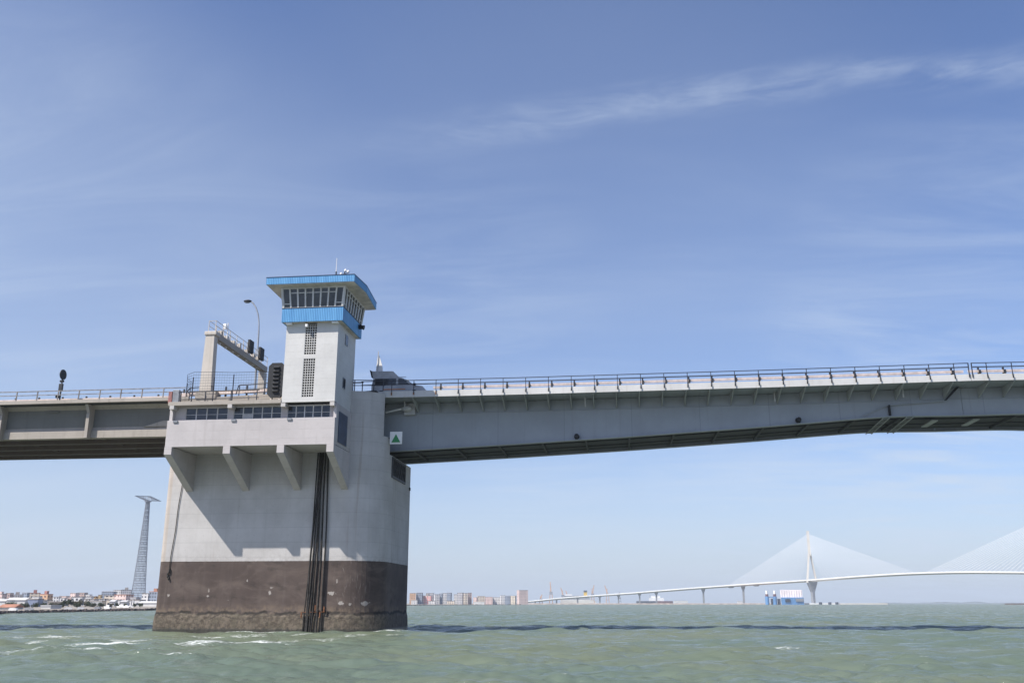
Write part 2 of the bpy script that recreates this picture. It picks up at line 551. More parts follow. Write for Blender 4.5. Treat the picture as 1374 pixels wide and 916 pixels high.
crust = N.mix(N.math('MULTIPLY', ck, 0.8), crust, (0.028, 0.022, 0.018))
crust = N.mix(N.math('MULTIPLY', hm, 0.85), crust, (0.028, 0.024, 0.02))
moss = N.smooth(N.math('ADD', z, N.math('MULTIPLY', N.math('SUBTRACT', crust_n, 0.5), 0.35)), 0.45, 0.22)
crust = N.mix(N.math('MULTIPLY', moss, 0.85), crust, (0.030, 0.028, 0.020))
cm = N.smooth(N.math('SUBTRACT', z, top), 0.03, -0.03)
halo = N.math('MULTIPLY', N.smooth(N.math('SUBTRACT', z, top), 1.0, 0.25), N.smooth(N.noise(P, 1.5, 5.0, 0.65), 0.38, 0.62))
brown = N.mix(N.math('MULTIPLY', halo, 0.85), brown, (0.165, 0.122, 0.088))
ledge = N.math('MULTIPLY', N.smooth(N.math('ABSOLUTE', N.math('SUBTRACT', N.math('SUBTRACT', z, top), 0.06)), 0.20, 0.04), N.smooth(N.noise(P, 0.7, 3.0), 0.30, 0.46))
low = N.mix(cm, brown, crust)
low = N.mix(N.math('MULTIPLY', ledge, 0.95), low, (0.018, 0.014, 0.011))
edge = N.math('ADD', 6.16, N.math('MULTIPLY', N.math('SUBTRACT', fine, 0.5), 0.05))
N.set(b.inputs['Base Color'], N.mix(N.math('GREATER_THAN', z, edge), low, white))
N.set(b.inputs['Roughness'], N.math('SUBTRACT', 0.85, N.math('MULTIPLY', moss, 0.45)))
bp = N.n('ShaderNodeBump')
bp.inputs['Strength'].default_value = 0.5
bp.inputs['Distance'].default_value = 0.12
hgt = N.math('MULTIPLY', crust_n, N.smooth(z, 2.2, 1.2, 0.12, 1.0))
hgt = N.math('SUBTRACT', hgt, N.math('MULTIPLY', hm, 0.6))
N.set(bp.inputs['Height'], hgt)
m.node_tree.links.new(bp.outputs[0], b.inputs['Normal'])
M['pier_paint'] = m


def facade(name, wall, pane, uw=3.0, zh=3.1, uf=0.5, zf=0.48, band=0.0):
    """rows of windows on the upright faces, plain roofs; object axes"""
    m, N, b = new_mat(name)
    tcn = N.n('ShaderNodeTexCoord')
    x, y, z = N.xyz(tcn.outputs['Object'])
    g = N.n('ShaderNodeNewGeometry')
    nz = N.xyz(g.outputs['Normal'])[2]
    up = N.math('LESS_THAN', N.math('ABSOLUTE', nz), 0.5)
    u = N.math('FRACT', N.math('DIVIDE', N.math('ADD', N.math('ADD', x, y), 500.0), uw))
    w = N.math('FRACT', N.math('DIVIDE', N.math('ADD', z, 0.0), zh))
    mu = N.math('LESS_THAN', N.math('ABSOLUTE', N.math('SUBTRACT', u, 0.5)), uf / 2)
    mz = N.math('LESS_THAN', N.math('ABSOLUTE', N.math('SUBTRACT', w, 0.55)), zf / 2)
    mk = N.math('MULTIPLY', N.math('MULTIPLY', mu, mz), up)
    P = g.outputs['Position']
    wl = N.mix(N.smooth(N.noise(P, 0.08, 4.0), 0.35, 0.65), tuple(c * 0.88 for c in wall), tuple(min(1, c * 1.08) for c in wall))
    if band:
        bz = N.math('MULTIPLY', N.math('LESS_THAN', w, 0.14), up)
        wl = N.mix(N.math('MULTIPLY', bz, band), wl, tuple(c * 0.6 for c in wall))
    N.set(b.inputs['Base Color'], N.mix(mk, wl, pane))
    b.inputs['Roughness'].default_value = 0.8
    return m


DK = (0.06, 0.065, 0.08)
F = {
    'white': facade('facade_white', (0.70, 0.68, 0.66), DK),
    'beige': facade('facade_beige', (0.66, 0.57, 0.46), DK, 3.4),
    'orange': facade('facade_orange', (0.58, 0.37, 0.23), (0.16, 0.10, 0.08), 4.0),
    'yellow': facade('facade_yellow', (0.68, 0.49, 0.25), DK, 3.6),
    'pink': facade('facade_pink', (0.70, 0.54, 0.49), (0.24, 0.19, 0.19), 3.0, band=0.5),
    'brown': facade('facade_brown', (0.46, 0.34, 0.30), DK, 3.2),
    'grey': facade('facade_grey', (0.46, 0.45, 0.46), DK, 2.8, uf=0.6),
    'slate': facade('facade_slate', (0.27, 0.31, 0.38), DK, 2.6, uf=0.62, band=0.5),
    'redpink': facade('facade_redpink', (0.55, 0.26, 0.24), (0.62, 0.55, 0.52), 5.0, 4.0),
    'shed': plain('shed_white', (0.58, 0.57, 0.55), 0.6, 0, 0.08, 0.2),
    'bluegrey': plain('shed_bluegrey', (0.24, 0.28, 0.38), 0.6, 0, 0.1, 0.3),
}
M['terracotta'] = plain('terracotta', (0.42, 0.20, 0.13), 0.85, 0, 0.2, 0.6)
M['roof_grey'] = plain('roof_grey', (0.30, 0.27, 0.25), 0.85, 0, 0.2, 0.3)
M['roof_red'] = plain('roof_red', (0.36, 0.17, 0.14), 0.85, 0, 0.2, 0.3)
M['land'] = plain('land_ground', (0.30, 0.265, 0.22), 0.95, 0, 0.3, 0.08)
M['bank'] = plain('bank_stone', (0.085, 0.062, 0.050), 0.95, 0, 0.45, 0.35, 0.5)
M['pale_bank'] = plain('pale_bank_stone', (0.36, 0.29, 0.23), 0.95, 0, 0.35, 0.1)
M['leaf_a'] = plain('leaf_dark', (0.040, 0.055, 0.030), 0.8, 0, 0.45, 0.9)
M['leaf_b'] = plain('leaf_olive', (0.085, 0.080, 0.050), 0.8, 0, 0.4, 0.9)
M['bark'] = plain('bark', (0.10, 0.075, 0.055), 0.9, 0, 0.3, 2.0)
M['crane'] = plain('crane_orange', (0.55, 0.26, 0.08), 0.6, 0, 0.15, 0.2)
M['far_concrete'] = plain('far_concrete', (0.60, 0.56, 0.50), 0.7, 0, 0.06, 0.05)
M['far_grey'] = plain('far_grey', (0.22, 0.225, 0.24), 0.7, 0, 0.08, 0.05)
M['far_white'] = plain('far_white', (0.78, 0.77, 0.75), 0.6, 0, 0.05, 0.1)
M['cable'] = plain('stay_white', (0.80, 0.80, 0.80), 0.5, 0, 0.02)
M['pylon'] = plain('pylon_steel', (0.23, 0.25, 0.29), 0.55, 0.2, 0.12, 0.1)
M['hall_sheet'] = plain('hall_sheet', (0.88, 0.79, 0.78), 0.6, 0, 0.05, 0.1)
M['rig_blue'] = plain('rig_blue', (0.10, 0.24, 0.46), 0.5, 0, 0.12, 0.1)
M['hull'] = plain('hull_dark', (0.035, 0.04, 0.06), 0.5, 0, 0.15, 0.1)
M['hull_red'] = plain('hull_red', (0.12, 0.045, 0.045), 0.6, 0, 0.15, 0.1)
M['funnel'] = plain('funnel_yellow', (0.75, 0.48, 0.04), 0.5, 0, 0.05)
M['hill'] = plain('hill_green', (0.08, 0.10, 0.08), 0.95, 0, 0.3, 0.004)

# ------------------------------------------------------------------ the sea
cyaw, syaw = math.cos(YAW), math.sin(YAW)


def ground(px, dist, z=0.0):
    """where on the ground something seen at column px and so far ahead of the boat stands"""
    X = (px - 687) / 1297.4 * dist
    return Vector((CAM.x + X * cyaw - dist * syaw, CAM.y + X * syaw + dist * cyaw, z))


def make_sea():
    cx, cy = CAM.x, CAM.y
    na = 760
    ang = np.linspace(R(-62), R(62), na)
    r = [9.0]
    while r[-1] < 15000:
        q = r[-1]
        k = 0.0036 if q < 170 else min(0.05, 0.0036 * (q / 170.0) ** 0.75)
        r.append(q * (1 + k))
    r = np.array(r)
    nr = len(r)
    Rr, Aa = np.meshgrid(r, ang, indexing='ij')
    dirx = -np.sin(-Aa + YAW)
    diry = np.cos(-Aa + YAW)
    X = cx + Rr * dirx
    Y = cy + Rr * diry
    dr = np.gradient(r)[:, None]
    Z = np.zeros_like(X)
    DX = np.zeros_like(X)
    DY = np.zeros_like(X)
    J = np.zeros_like(X)
    main = R(248)
    lams = np.exp(np.linspace(math.log(0.55), math.log(11.0), 84))
    for i, lam in enumerate(lams):
        th = main + rng.normal(0, 0.58)
        kx, ky = math.cos(th), math.sin(th)
        k = 2 * math.pi / lam
        a = 0.0086 * (min(lam, 3.0)) ** 0.66 * (0.7 + 0.6 * rng.random())
        a *= 1.0 if lam < 7 else 0.75
        fade = np.clip((lam / (dr * 2.6)) - 1.0, 0, 1)
        ph = k * (kx * X + ky * Y) + rng.random() * 6.283
        s, c = np.sin(ph), np.cos(ph)
        Z += a * fade * s
        DX -= 0.75 * a * fade * kx * c
        DY -= 0.75 * a * fade * ky * c
        J += a * k * fade * s
    # groups of higher and lower water
    grp = np.zeros_like(X)
    for i in range(10):
        th = rng.random() * 6.283
        k = 2 * math.pi / (14 + 30 * rng.random())
        grp += np.sin(k * (math.cos(th) * X + math.sin(th) * Y) + rng.random() * 6.283)
    grp = grp / 3.2
    gain = np.clip(1 + 0.28 * grp, 0.4, 1.7)
    Z *= gain
    DX *= gain
    DY *= gain
    J *= gain
    q1, q2 = np.quantile(J[60:500], (0.993, 0.9998))
    foam = 0.62 * np.clip((J - q1) / (q2 - q1), 0, 1) ** 0.7
    # breaking crests in the near left, where the current piles up before the pier, and froth round its foot
    def lump(px, d, rx, ry, hgt, fo, rot=0.15):
        c0 = ground(px, d)
        u = (X - c0.x) * math.cos(YAW + rot) + (Y - c0.y) * math.sin(YAW + rot)
        v = -(X - c0.x) * math.sin(YAW + rot) + (Y - c0.y) * math.cos(YAW + rot)
        e = np.exp(-(u / rx) ** 2 - (v / ry) ** 2)
        return hgt * e, fo * e
    for args in ((145, 59, 2.8, 1.3, 0.12, 0.66), (205, 60, 4.6, 1.5, 0.06, 0.60), (275, 61, 3.6, 1.2, 0.05, 0.55), (60, 73, 5.5, 1.6, 0.08, 0.6), (110, 53, 5.0, 2.0, 0.04, 0.52), (20, 64, 6.0, 2.0, 0.04, 0.52), (180, 68, 6.0, 2.0, 0.03, 0.5), (300, 75, 6.0, 2.4, 0.03, 0.52), (440, 80, 5.0, 2.0, 0.04, 0.55), (500, 79, 3.5, 1.6, 0.05, 0.55),
                 (335, 63, 3.6, 2.0, 0.06, 0.62), (420, 68, 4.5, 2.0, 0.05, 0.48), (240, 47, 1.4, 0.5, 0.08, 0.55), (345, 42, 1.8, 0.6, 0.06, 0.42), (30, 51, 3, 0.7, 0.1, 0.45),
                 (522, 85, 1.5, 0.8, 0.40, 0.55), (545, 86, 1.5, 0.8, 0.1, 0.5), (470, 76, 3.0, 0.9, 0.08, 0.4), (1040, 56, 1.6, 0.8, 0.05, 0.5), (1005, 57, 1.2, 0.7, 0.04, 0.5),
                 (260, 81, 3.0, 0.6, 0.05, 0.42), (1225, 75, 2.0, 0.7, 0.1, 0.45)):
        hz, fz = lump(*args)
        Z += hz
        foam = np.maximum(foam, fz)
    px_ = np.clip(X, 0.5, 20.0)
    py_ = np.clip(Y, 0.5, 12.0)
    dd = np.hypot(X - px_, Y - py_)
    foam = np.maximum(foam, 0.66 * np.exp(-(dd / 1.3) ** 2))
    X2, Y2 = X + DX, Y + DY
    co = np.stack([X2, Y2, Z], -1).reshape(-1, 3)
    idx = np.arange(nr * na).reshape(nr, na)
    q = np.stack([idx[:-1, :-1], idx[:-1, 1:], idx[1:, 1:], idx[1:, :-1]], -1).reshape(-1, 4)
    me = bpy.data.meshes.new('water')
    me.vertices.add(len(co))
    me.vertices.foreach_set('co', co.astype(np.float32).ravel())
    me.loops.add(q.size)
    me.loops.foreach_set('vertex_index', q.astype(np.int32).ravel())
    me.polygons.add(len(q))
    me.polygons.foreach_set('loop_start', np.arange(0, q.size, 4, dtype=np.int32))
    me.polygons.foreach_set('loop_total', np.full(len(q), 4, dtype=np.int32))
    me.update(calc_edges=True)
    me.polygons.foreach_set('use_smooth', np.ones(len(q), dtype=bool))
    at = me.attributes.new('foam', 'FLOAT', 'POINT')
    at.data.foreach_set('value', foam.astype(np.float32).ravel())
    o = bpy.data.objects.new('water', me)
    COL.objects.link(o)
    if me.polygons[0].normal.z < 0:
        me.flip_normals()
    tag(o, kind='structure')
    return o


m, N, b = new_mat('sea_water')
g = N.n('ShaderNodeNewGeometry')
P = g.outputs['Position']
at = N.n('ShaderNodeAttribute', attribute_name='foam')
f = at.outputs['Fac']
silt = N.noise(P, 0.035, 4.0, 0.6)
col = N.mix(N.smooth(silt, 0.35, 0.68), (0.102, 0.138, 0.106), (0.130, 0.151, 0.100))
lace = N.noise(N.scale(P, (0.7, 1.4, 0.3)), 3.0, 8.0, 0.75, 1.0)
fm = N.smooth(N.math('ADD', N.math('MULTIPLY', f, 0.66), N.math('MULTIPLY', lace, 1.15)), 0.80, 1.06)
fm = N.math('MULTIPLY', fm, N.smooth(f, 0.03, 0.25))
col = N.mix(N.math('MULTIPLY', fm, 0.85), col, (0.74, 0.76, 0.74))
bp = N.n('ShaderNodeBump')
bp.inputs['Strength'].default_value = 1.0
bp.inputs['Distance'].default_value = 0.085
r1 = N.noise(N.scale(P, (1.0, 1.5, 1.0)), 2.6, 8.0, 0.68, 0.5)
r2 = N.noise(P, 0.55, 4.0, 0.6)
N.set(bp.inputs['Height'], N.math('ADD', r1, N.math('MULTIPLY', r2, 1.6)))
# a choppy surface mirrors far less at low angles than a flat one; smoother slicks mirror more
slick = N.smooth(N.noise(N.scale(P, (0.38, 0.50, 1.0)), 1.0, 7.0, 0.66, 0.8), 0.45, 0.66, 0.15, 0.85)
fre = N.n('ShaderNodeFresnel')
fre.inputs['IOR'].default_value = 1.33
m.node_tree.links.new(bp.outputs[0], fre.inputs['Normal'])
fac = N.math('MULTIPLY', N.math('MINIMUM', fre.outputs[0], slick), N.math('SUBTRACT', 1.0, fm))
dif = N.n('ShaderNodeBsdfDiffuse')
N.set(dif.inputs['Color'], col)
gl = N.n('ShaderNodeBsdfGlossy')
gl.inputs['Roughness'].default_value = 0.12
gl.inputs['Color'].default_value = (1, 1, 1, 1)
m.node_tree.links.new(bp.outputs[0], gl.inputs['Normal'])
mxs = N.n('ShaderNodeMixShader')
N.set(mxs.inputs[0], fac)
m.node_tree.links.new(dif.outputs[0], mxs.inputs[1])
m.node_tree.links.new(gl.outputs[0], mxs.inputs[2])
outm = [n for n in m.node_tree.nodes if n.type == 'OUTPUT_MATERIAL'][0]
m.node_tree.links.new(mxs.outputs[0], outm.inputs['Surface'])
m.node_tree.nodes.remove(b)
M['water'] = m
sea = make_sea()
sea.data.materials.append(M['water'])

# ------------------------------------------------------------------ the pier with its gallery
pier = thing('bridge_pier', (10.2, 6.0, 0), 'massive white and brown concrete bridge pier standing in the water under the control tower', 'bridge pier')
S1, T1 = 20.5, 12.4
RB = 0.9
RR = 3.4                          # radius of the corners towards the opening span


def rounded(x0, x1, y0, y1, r, n=10, which='abcd'):
    pts = []
    rl = r
    q = RR
    for k, (cx, cy, a0, nm) in enumerate(((x0 + rl, y0 + rl, 180, 'a'), (x1 - q, y0 + q, 270, 'b'), (x1 - RB, y1 - RB, 0, 'c'), (x0 + rl, y1 - rl, 90, 'd'))):
        r = rl if nm in 'ad' else (RB if nm == 'c' else q)
        if nm in which:
            for i in range(n + 1):
                t = R(a0 + 90 * i / n)
                pts.append((cx + r * math.cos(t), cy + r * math.sin(t)))
        else:
            pts.append(((x0, x1, x1, x0)[k], (y0, y0, y1, y1)[k]))
    return pts


body = MB()
RL = 0.4
prof = rounded(0, S1, 0, T1, RL, 12)
# a little crust standing proud at the foot
lv = [(-2.0, 0.16), (0.3, 0.15), (0.9, 0.13), (1.35, 0.10), (1.62, 0.03), (1.75, 0.0), (6.0, 0.0), (11.0, 0.0), (16.0, 0.0)]
dense = []
for i in range(len(prof)):
    p, q = Vector(prof[i]), Vector(prof[(i + 1) % len(prof)])
    n_ = max(1, int((q - p).length / 0.35))
    dense += [p.lerp(q, k / n_) for k in range(n_)]
n_ = len(dense)
vs_ = []
for z, o_ in lv:
    for p in dense:
        q_ = RL if p.x < 10 else (RR if p.y < 6 else RB)
        c = Vector((min(max(p.x, RL), S1 - (RR if p.y < 6 else RB)), min(max(p.y, q_), T1 - q_)))
        nn = (p - c)
        nn = nn.normalized() if nn.length > 1e-6 else Vector((0, -1))
        j = (random.random() - 0.5) * 0.025 if 0 < z < 1.7 else 0
        zj = (random.random() - 0.5) * 0.10 if 0.5 < z < 1.8 else 0
        vs_.append((p.x + nn.x * (o_ + j), p.y + nn.y * (o_ + j), z + zj))
fs_ = [(r_ * n_ + i, r_ * n_ + (i + 1) % n_, (r_ + 1) * n_ + (i + 1) % n_, (r_ + 1) * n_ + i) for r_ in range(len(lv) - 1) for i in range(n_)]
fs_.append(tuple(range((len(lv) - 1) * n_, len(lv) * n_)))
body.add(vs_, fs_)
body.prism(rounded(0, 17.2, 0, T1, 0.4, 10, 'ad'), 'z', 16.0, 20.85)            # upper body
rc = rounded(17.2, S1, 0, T1, 2.0, 24, 'b')
rc = [p for p in rc if p[1] <= 2.8] + [(17.2, 2.8)]
body.prism(rc, 'z', 16.0, 17.6)
rc2 = [(17.2, 0.0)] + [p for p in rounded(17.2, S1, 0, T1, 2.0, 24, 'b')[1:] if p[1] <= 1.85 and p[0] > 17.3] + [(17.2, 1.85)]
body.prism(rc2, 'z', 17.6, 21.62)
body.build('shaft', M['pier_paint'], pier)

# gallery carried on brackets
gal = MB()
gx0, gx1 = 1.98, 17.36
gal.cbox(gx0, gx1, -5.0, -4.68, 15.80, 18.18, 0.02)                # parapet
gal.box(gx0 + 0.02, gx1 - 0.02, -4.679, -0.01, 15.86, 16.12)       # floor
gal.box(gx0 + 0.30, gx1 - 0.30, -4.20, -4.02, 16.121, 18.30)       # wall behind the sill
gal.box(gx0, gx0 + 0.28, -4.679, -0.01, 16.121, 19.52)             # left end
gal.box(gx1 - 0.26, gx1, -4.679, -0.01, 16.121, 19.52)             # right end
gal.box(gx0 + 0.285, gx1 - 0.265, -4.20, -4.02, 19.46, 19.52)
for x0, x1 in ((2.27, 3.24), (7.22, 7.74), (12.18, 12.72), (16.66, 17.09)):
    gal.box(x0, x1, -4.21, -4.0, 18.301, 19.459)
gal.build('gallery_wall', M['gallery'], pier)
rs = MB()
rs.cbox(gx0 - 0.06, 12.38, -5.06, -0.01, 19.525, 19.86, 0.03)
rs.build('gallery_roof', M['beige_concrete'], pier)
bx = [(1.97, 2.64), (7.38, 8.03), (12.28, 12.93), (16.74, 17.37)]
for x0, x1 in bx:
    br = MB()
    br.prism([(0.04, 15.795), (-5.03, 15.795), (-5.03, 15.14), (-4.95, 15.08), (0.04, 12.42)], 'x', x0, x1)
    br.build('bracket', M['gallery'], pier)
for x0, x1 in bx:
    pl_ = MB()
    xm = (x0 + x1) / 2
    pl_.box(xm - 0.20, xm + 0.20, -5.09, -4.215, 19.20, 19.523)
    pl_.build('roof_corbel', M['white_concrete'], pier)
for x0 in (2.55, 7.95, 13.05):
    MB().box(x0, x0 + 0.42, -5.10, -5.002, 17.98, 18.16).build('drain_spout', M['mid_grey'], pier)
for a, e, n_ in ((3.25, 7.21, 4), (7.75, 12.17, 5), (12.73, 16.65, 5)):
    fr = MB()
    w_ = (e - a) / n_
    fr.box(a, e, -4.19, -4.06, 18.302, 18.37)
    fr.box(a, e, -4.19, -4.06, 19.39, 19.458)
    for i in range(n_ + 1):
        xc = a + i * w_
        fr.box(max(a, xc - 0.045), min(e, xc + 0.045), -4.185, -4.065, 18.371, 19.389)
    fro = fr.build('window_frame', M['frame'], pier)
    for i in range(n_):
        MB().box(a + i * w_ + 0.046, a + (i + 1) * w_ - 0.046, -4.14, -4.12, 18.372, 19.388).build('pane', M['glass'], fro)
        MB().box(a + i * w_ + 0.05, a + (i + 1) * w_ - 0.05, -4.165, -4.142, 18.80, 18.835).build('glazing_bar', M['frame'], fro)
bl = MB().box(9.05 - 0.36, 9.05 + 0.40, -4.162, -4.145, 18.38, 18.78)
tag(bl.build('window_blind', M['light_grey'], pier), 'pale half-raised window blind')
dr = MB()
dr.box(17.362, 17.42, -3.95, -1.35, 16.15, 18.90)
dr.build('side_shutter', M['navy'], pier)

# grille on the side facing the opening span
rg = MB()
rg.box(20.505, 20.60, 3.4, 9.0, 13.95, 14.15)
rg.box(20.505, 20.60, 3.4, 9.0, 15.70, 15.90)
rg.box(20.505, 20.60, 3.4, 3.55, 14.151, 15.699)
rg.box(20.505, 20.60, 8.85, 9.0, 14.151, 15.699)
for i in range(7):
    y0 = 3.56 + i * 0.75
    rg.bar((20.565, y0, 14.2), (20.565, y0 + 0.74, 15.65), 0.05)
    rg.bar((20.575, y0 + 0.74, 14.2), (20.575, y0, 15.65), 0.05)
rgo = rg.build('recess_grille', M['dark_metal'], pier)
MB().box(20.503, 20.53, 3.56, 8.84, 14.152, 15.698).build('recess_dark_sheet', M['black'], pier)  # flat black sheet; shade of the recess put into its colour
MB().box(20.503, 20.62, 11.0, 11.3, 13.6, 13.9).build('junction_box', M['dark_metal'], pier)
dk = MB()
dk.prism([(-0.3, 20.86), (17.2, 20.86), (17.2, 21.82), (-0.3, 21.20)], 'y', 0.35, 13.2)
dk.prism([(17.201, 21.0), (19.3, 21.0), (19.3, 21.90), (17.201, 21.82)], 'y', 1.2, 13.2)
dk.build('deck_slab', M['asphalt'], pier)
kb = MB()
kb.prism([(-0.3, 20.865), (12.4, 20.865), (12.4, 21.65), (-0.3, 21.22)], 'y', 0.06, 0.345)
kb.build('deck_kerb', M['beige_concrete'], pier)

# ------------------------------------------------------------------ control tower
ct = thing('control_tower', (14.8, -2.2, 19.6), 'white bridge control tower with blue banded glazed cabin and flat blue edged roof', 'control tower')
sh = MB()
tx0, tx1, ty0, ty1, tz0, tz1 = 12.42, 17.24, -5.0, 0.6, 19.60, 26.86
lx0, lx1 = 14.20, 15.27
sh.box(tx0, lx0, ty0, ty0 + 0.3, tz0, tz1)
sh.box(lx1, tx1, ty0, ty0 + 0.3, tz0, tz1)
sh.box(lx0, lx1, ty0, ty0 + 0.3, tz0, 20.02)
sh.box(lx0, lx1, ty0, ty0 + 0.3, 23.54, 23.90)
sh.box(tx0, tx0 + 0.3, ty0 + 0.3, ty1, tz0, tz1)
sh.box(tx1 - 0.3, tx1, ty0 + 0.3, ty1, tz0, tz1)
sh.box(tx0 + 0.3, tx1 - 0.3, ty1 - 0.3, ty1, tz0, tz1)
sh.build('shaft', M['tower_white'], ct)
for z0, z1, nr_ in ((20.03, 23.53, 15), (23.91, 26.72, 12)):
    la = MB()
    nc = 5
    cw = (lx1 - lx0) / nc
    rh = (z1 - z0) / nr_
    for i in range(nc + 1):
        xc = lx0 + i * cw
        la.box(max(lx0, xc - 0.023), min(lx1, xc + 0.023), ty0 + 0.02, ty0 + 0.12, z0, z1)
    for j in range(nr_ + 1):
        zc = z0 + j * rh
        for i in range(nc):
            la.box(lx0 + i * cw + 0.0235, lx0 + (i + 1) * cw - 0.0235, ty0 + 0.024, ty0 + 0.116, max(z0, zc - 0.026), min(z1, zc + 0.026))
    la.build('lattice_panel', M['tower_white'], ct)
MB().box(tx0 + 0.31, tx1 - 0.31, ty0 + 0.9, ty0 + 0.95, tz0, tz1 - 0.1).build('inner_dark_sheet', M['black'], ct)  # black sheet behind the lattice; darkness of the hollow shaft put into its colour
for zc, yc in ((25.85, -2.4), (21.75, -2.55)):
    wf = MB()
    wf.box(tx1 + 0.002, tx1 + 0.05, yc - 0.42, yc + 0.42, zc - 0.50, zc + 0.50)
    wfo = wf.build('side_window', M['mid_grey'], ct)
    MB().box(tx1 + 0.051, tx1 + 0.06, yc - 0.34, yc + 0.34, zc - 0.42, zc + 0.42).build('pane', M['glass'], wfo)
# cabin floor and blue band
cx0, cx1, cy0, cy1 = 12.10, 17.76, -5.55, 0.70
MB().box(cx0 + 0.05, cx1 - 0.05, cy0 + 0.05, cy1 - 0.05, tz1 + 0.001, tz1 + 0.12).build('cabin_floor', M['soffit'], ct)
bb = MB()
bb.box(cx0, cx1, cy0, cy0 + 0.12, 26.84, 28.10)
bb.box(cx1 - 0.12, cx1, cy0 + 0.12, cy1, 26.84, 28.10)
bb.box(cx0, cx0 + 0.12, cy0 + 0.12, cy1, 26.84, 28.10)
bb.box(cx0 + 0.12, cx1 - 0.12, cy1 - 0.12, cy1, 26.84, 28.10)
bb.build('cabin_band', M['blue_sheet'], ct)
ms = MB()
ms.box(cx0 - 0.03, cx1 + 0.03, cy0 - 0.03, cy0 + 0.16, 28.102, 28.16)
ms.box(cx1 - 0.13, cx1 + 0.03, cy0 + 0.161, cy1, 28.102, 28.16)
ms.build('band_flashing', M['dark_metal'], ct)
zb, zt = 28.17, 30.04
fl = 0.20                                     # the glazing leans outwards


def ring(k, inset=0.1):
    o_ = fl * k - inset
    return [(cx0 - o_, cy0 - o_), (cx1 + o_, cy0 - o_), (cx1 + o_, cy1 + o_), (cx0 - o_, cy1 + o_)]


def at_side(side, u, k):
    c = ring(k)
    a, b2 = Vector(c[side]), Vector(c[(side + 1) % 4])
    p = a.lerp(b2, u)
    return Vector((p.x, p.y, zb + (zt - zb) * k))


for side, n_ in ((0, 8), (1, 8), (2, 6), (3, 8)):
    fr = MB()
    for i in range(n_ + 1):
        u = i / n_
        fr.bar(at_side(side, u, 0), at_side(side, u, 1), 0.17 if 0 < i < n_ else 0.24, 0.14, (0, 1, 0) if side in (1, 3) else (1, 0, 0))
    fr.bar(at_side(side, 0.01, 0.015), at_side(side, 0.99, 0.015), 0.10, 0.08)
    fr.bar(at_side(side, 0.01, 0.97), at_side(side, 0.99, 0.97), 0.11, 0.16)
    for i in range(n_):
        k = 0.20 if i in (0, n_ - 1) else 0.73
        fr.bar(at_side(side, (i + 0.12) / n_, k), at_side(side, (i + 0.88) / n_, k), 0.07, 0.075)
    fro = fr.build('window_frame', M['frame'], ct)
    for i in range(n_):
        a, b2 = (i + 0.03) / n_, (i + 0.97) / n_
        q = [at_side(side, a, 0.03), at_side(side, b2, 0.03), at_side(side, b2, 0.96), at_side(side, a, 0.96)]
        inw = Vector(((0, 1, 0), (-1, 0, 0), (0, -1, 0), (1, 0, 0))[side]) * 0.02
        pm = MB()
        pm.add(q + [p + inw for p in q], [(0, 1, 2, 3), (7, 6, 5, 4), (0, 4, 5, 1), (1, 5, 6, 2), (2, 6, 7, 3), (3, 7, 4, 0)])
        pm.build('pane', M['glass'], fro)
# roof: wide overhang, blue edge, bulging right side
rp = [(10.84, -6.62), (18.97, -6.62), (19.24, -3.4), (18.82, 1.75), (11.6, 1.75), (10.70, 0.4)]
rf = MB()
rf.prism(rp, 'z', 30.10, 30.72)
rfo = rf.build('roof', M['blue_sheet'], ct)
cen = Vector((15.0, -2.4))
sp = [tuple(cen + (Vector(p) - cen) * 0.985) for p in rp]
MB().prism(sp, 'z', 30.045, 30.098).build('soffit', M['soffit'], rfo)
cp = [tuple(cen + (Vector(p) - cen) * 1.006) for p in rp]
MB().prism(cp, 'z', 30.722, 30.79).build('roof_cap', M['navy'], rfo)
for xc in (12.75, 17.0):
    lm = MB()
    lm.cbox(xc - 0.28, xc + 0.28, -5.42, -5.02, 26.66, 26.835, 0.03)
    lm.build('floodlight', M['white_paint'], ct)
cm_ = MB()
cm_.cyl((14.42, -5.02, 26.52), (14.42, -5.22, 26.52), 0.04)
cm_.cbox(14.30, 14.54, -5.50, -5.18, 26.36, 26.62, 0.04)
cm_.build('camera_housing', M['white_paint'], ct)
sl = MB()
sl.box(17.77, 18.0, -0.55, -0.15, 27.55, 27.9)
sl.cyl((18.0, -0.35, 27.72), (18.28, -0.35, 27.66), 0.16, 0.24)
sl.build('siren', M['black'], ct)
dp = MB()
dp.cyl((12.26, -4.2, 19.87), (12.26, -4.2, 26.83), 0.06, n=8)
dp.build('downpipe', M['galvanised'], ct)
ap = thing('antenna_mast', (16.95, -5.6, 30.79), 'thin white whip antenna on the tower roof, taller of the two', 'antenna')
a_ = MB()
a_.cyl((16.95, -5.6, 30.79), (16.95, -5.6, 31.45), 0.06)
a_.build('base_pole', M['dark_metal'], ap)
MB().cyl((16.95, -5.6, 31.45), (16.95, -5.6, 32.75), 0.04, 0.025).build('whip', M['white_paint'], ap)
MB().cyl((16.95, -5.6, 30.95), (17.6, -5.3, 30.95), 0.03).build('tie_bar', M['dark_metal'], ap)
ap = thing('anemometer', (17.65, -5.3, 30.79), 'short mast with small white wind sensors beside the whip antenna on the tower roof', 'wind sensor')
a_ = MB()
a_.cyl((17.65, -5.3, 30.79), (17.65, -5.3, 31.6), 0.05)
a_.bar((17.35, -5.3, 31.25), (18.0, -5.3, 31.38), 0.05)
a_.build('mast', M['dark_metal'], ap)
for p in ((17.33, -5.3, 31.30), (17.72, -5.3, 31.62), (17.98, -5.3, 31.5)):
    MB().sphere(p, 0.13, 0.13, 0.16, 8, 6).build('sensor', M['white_paint'], ap)

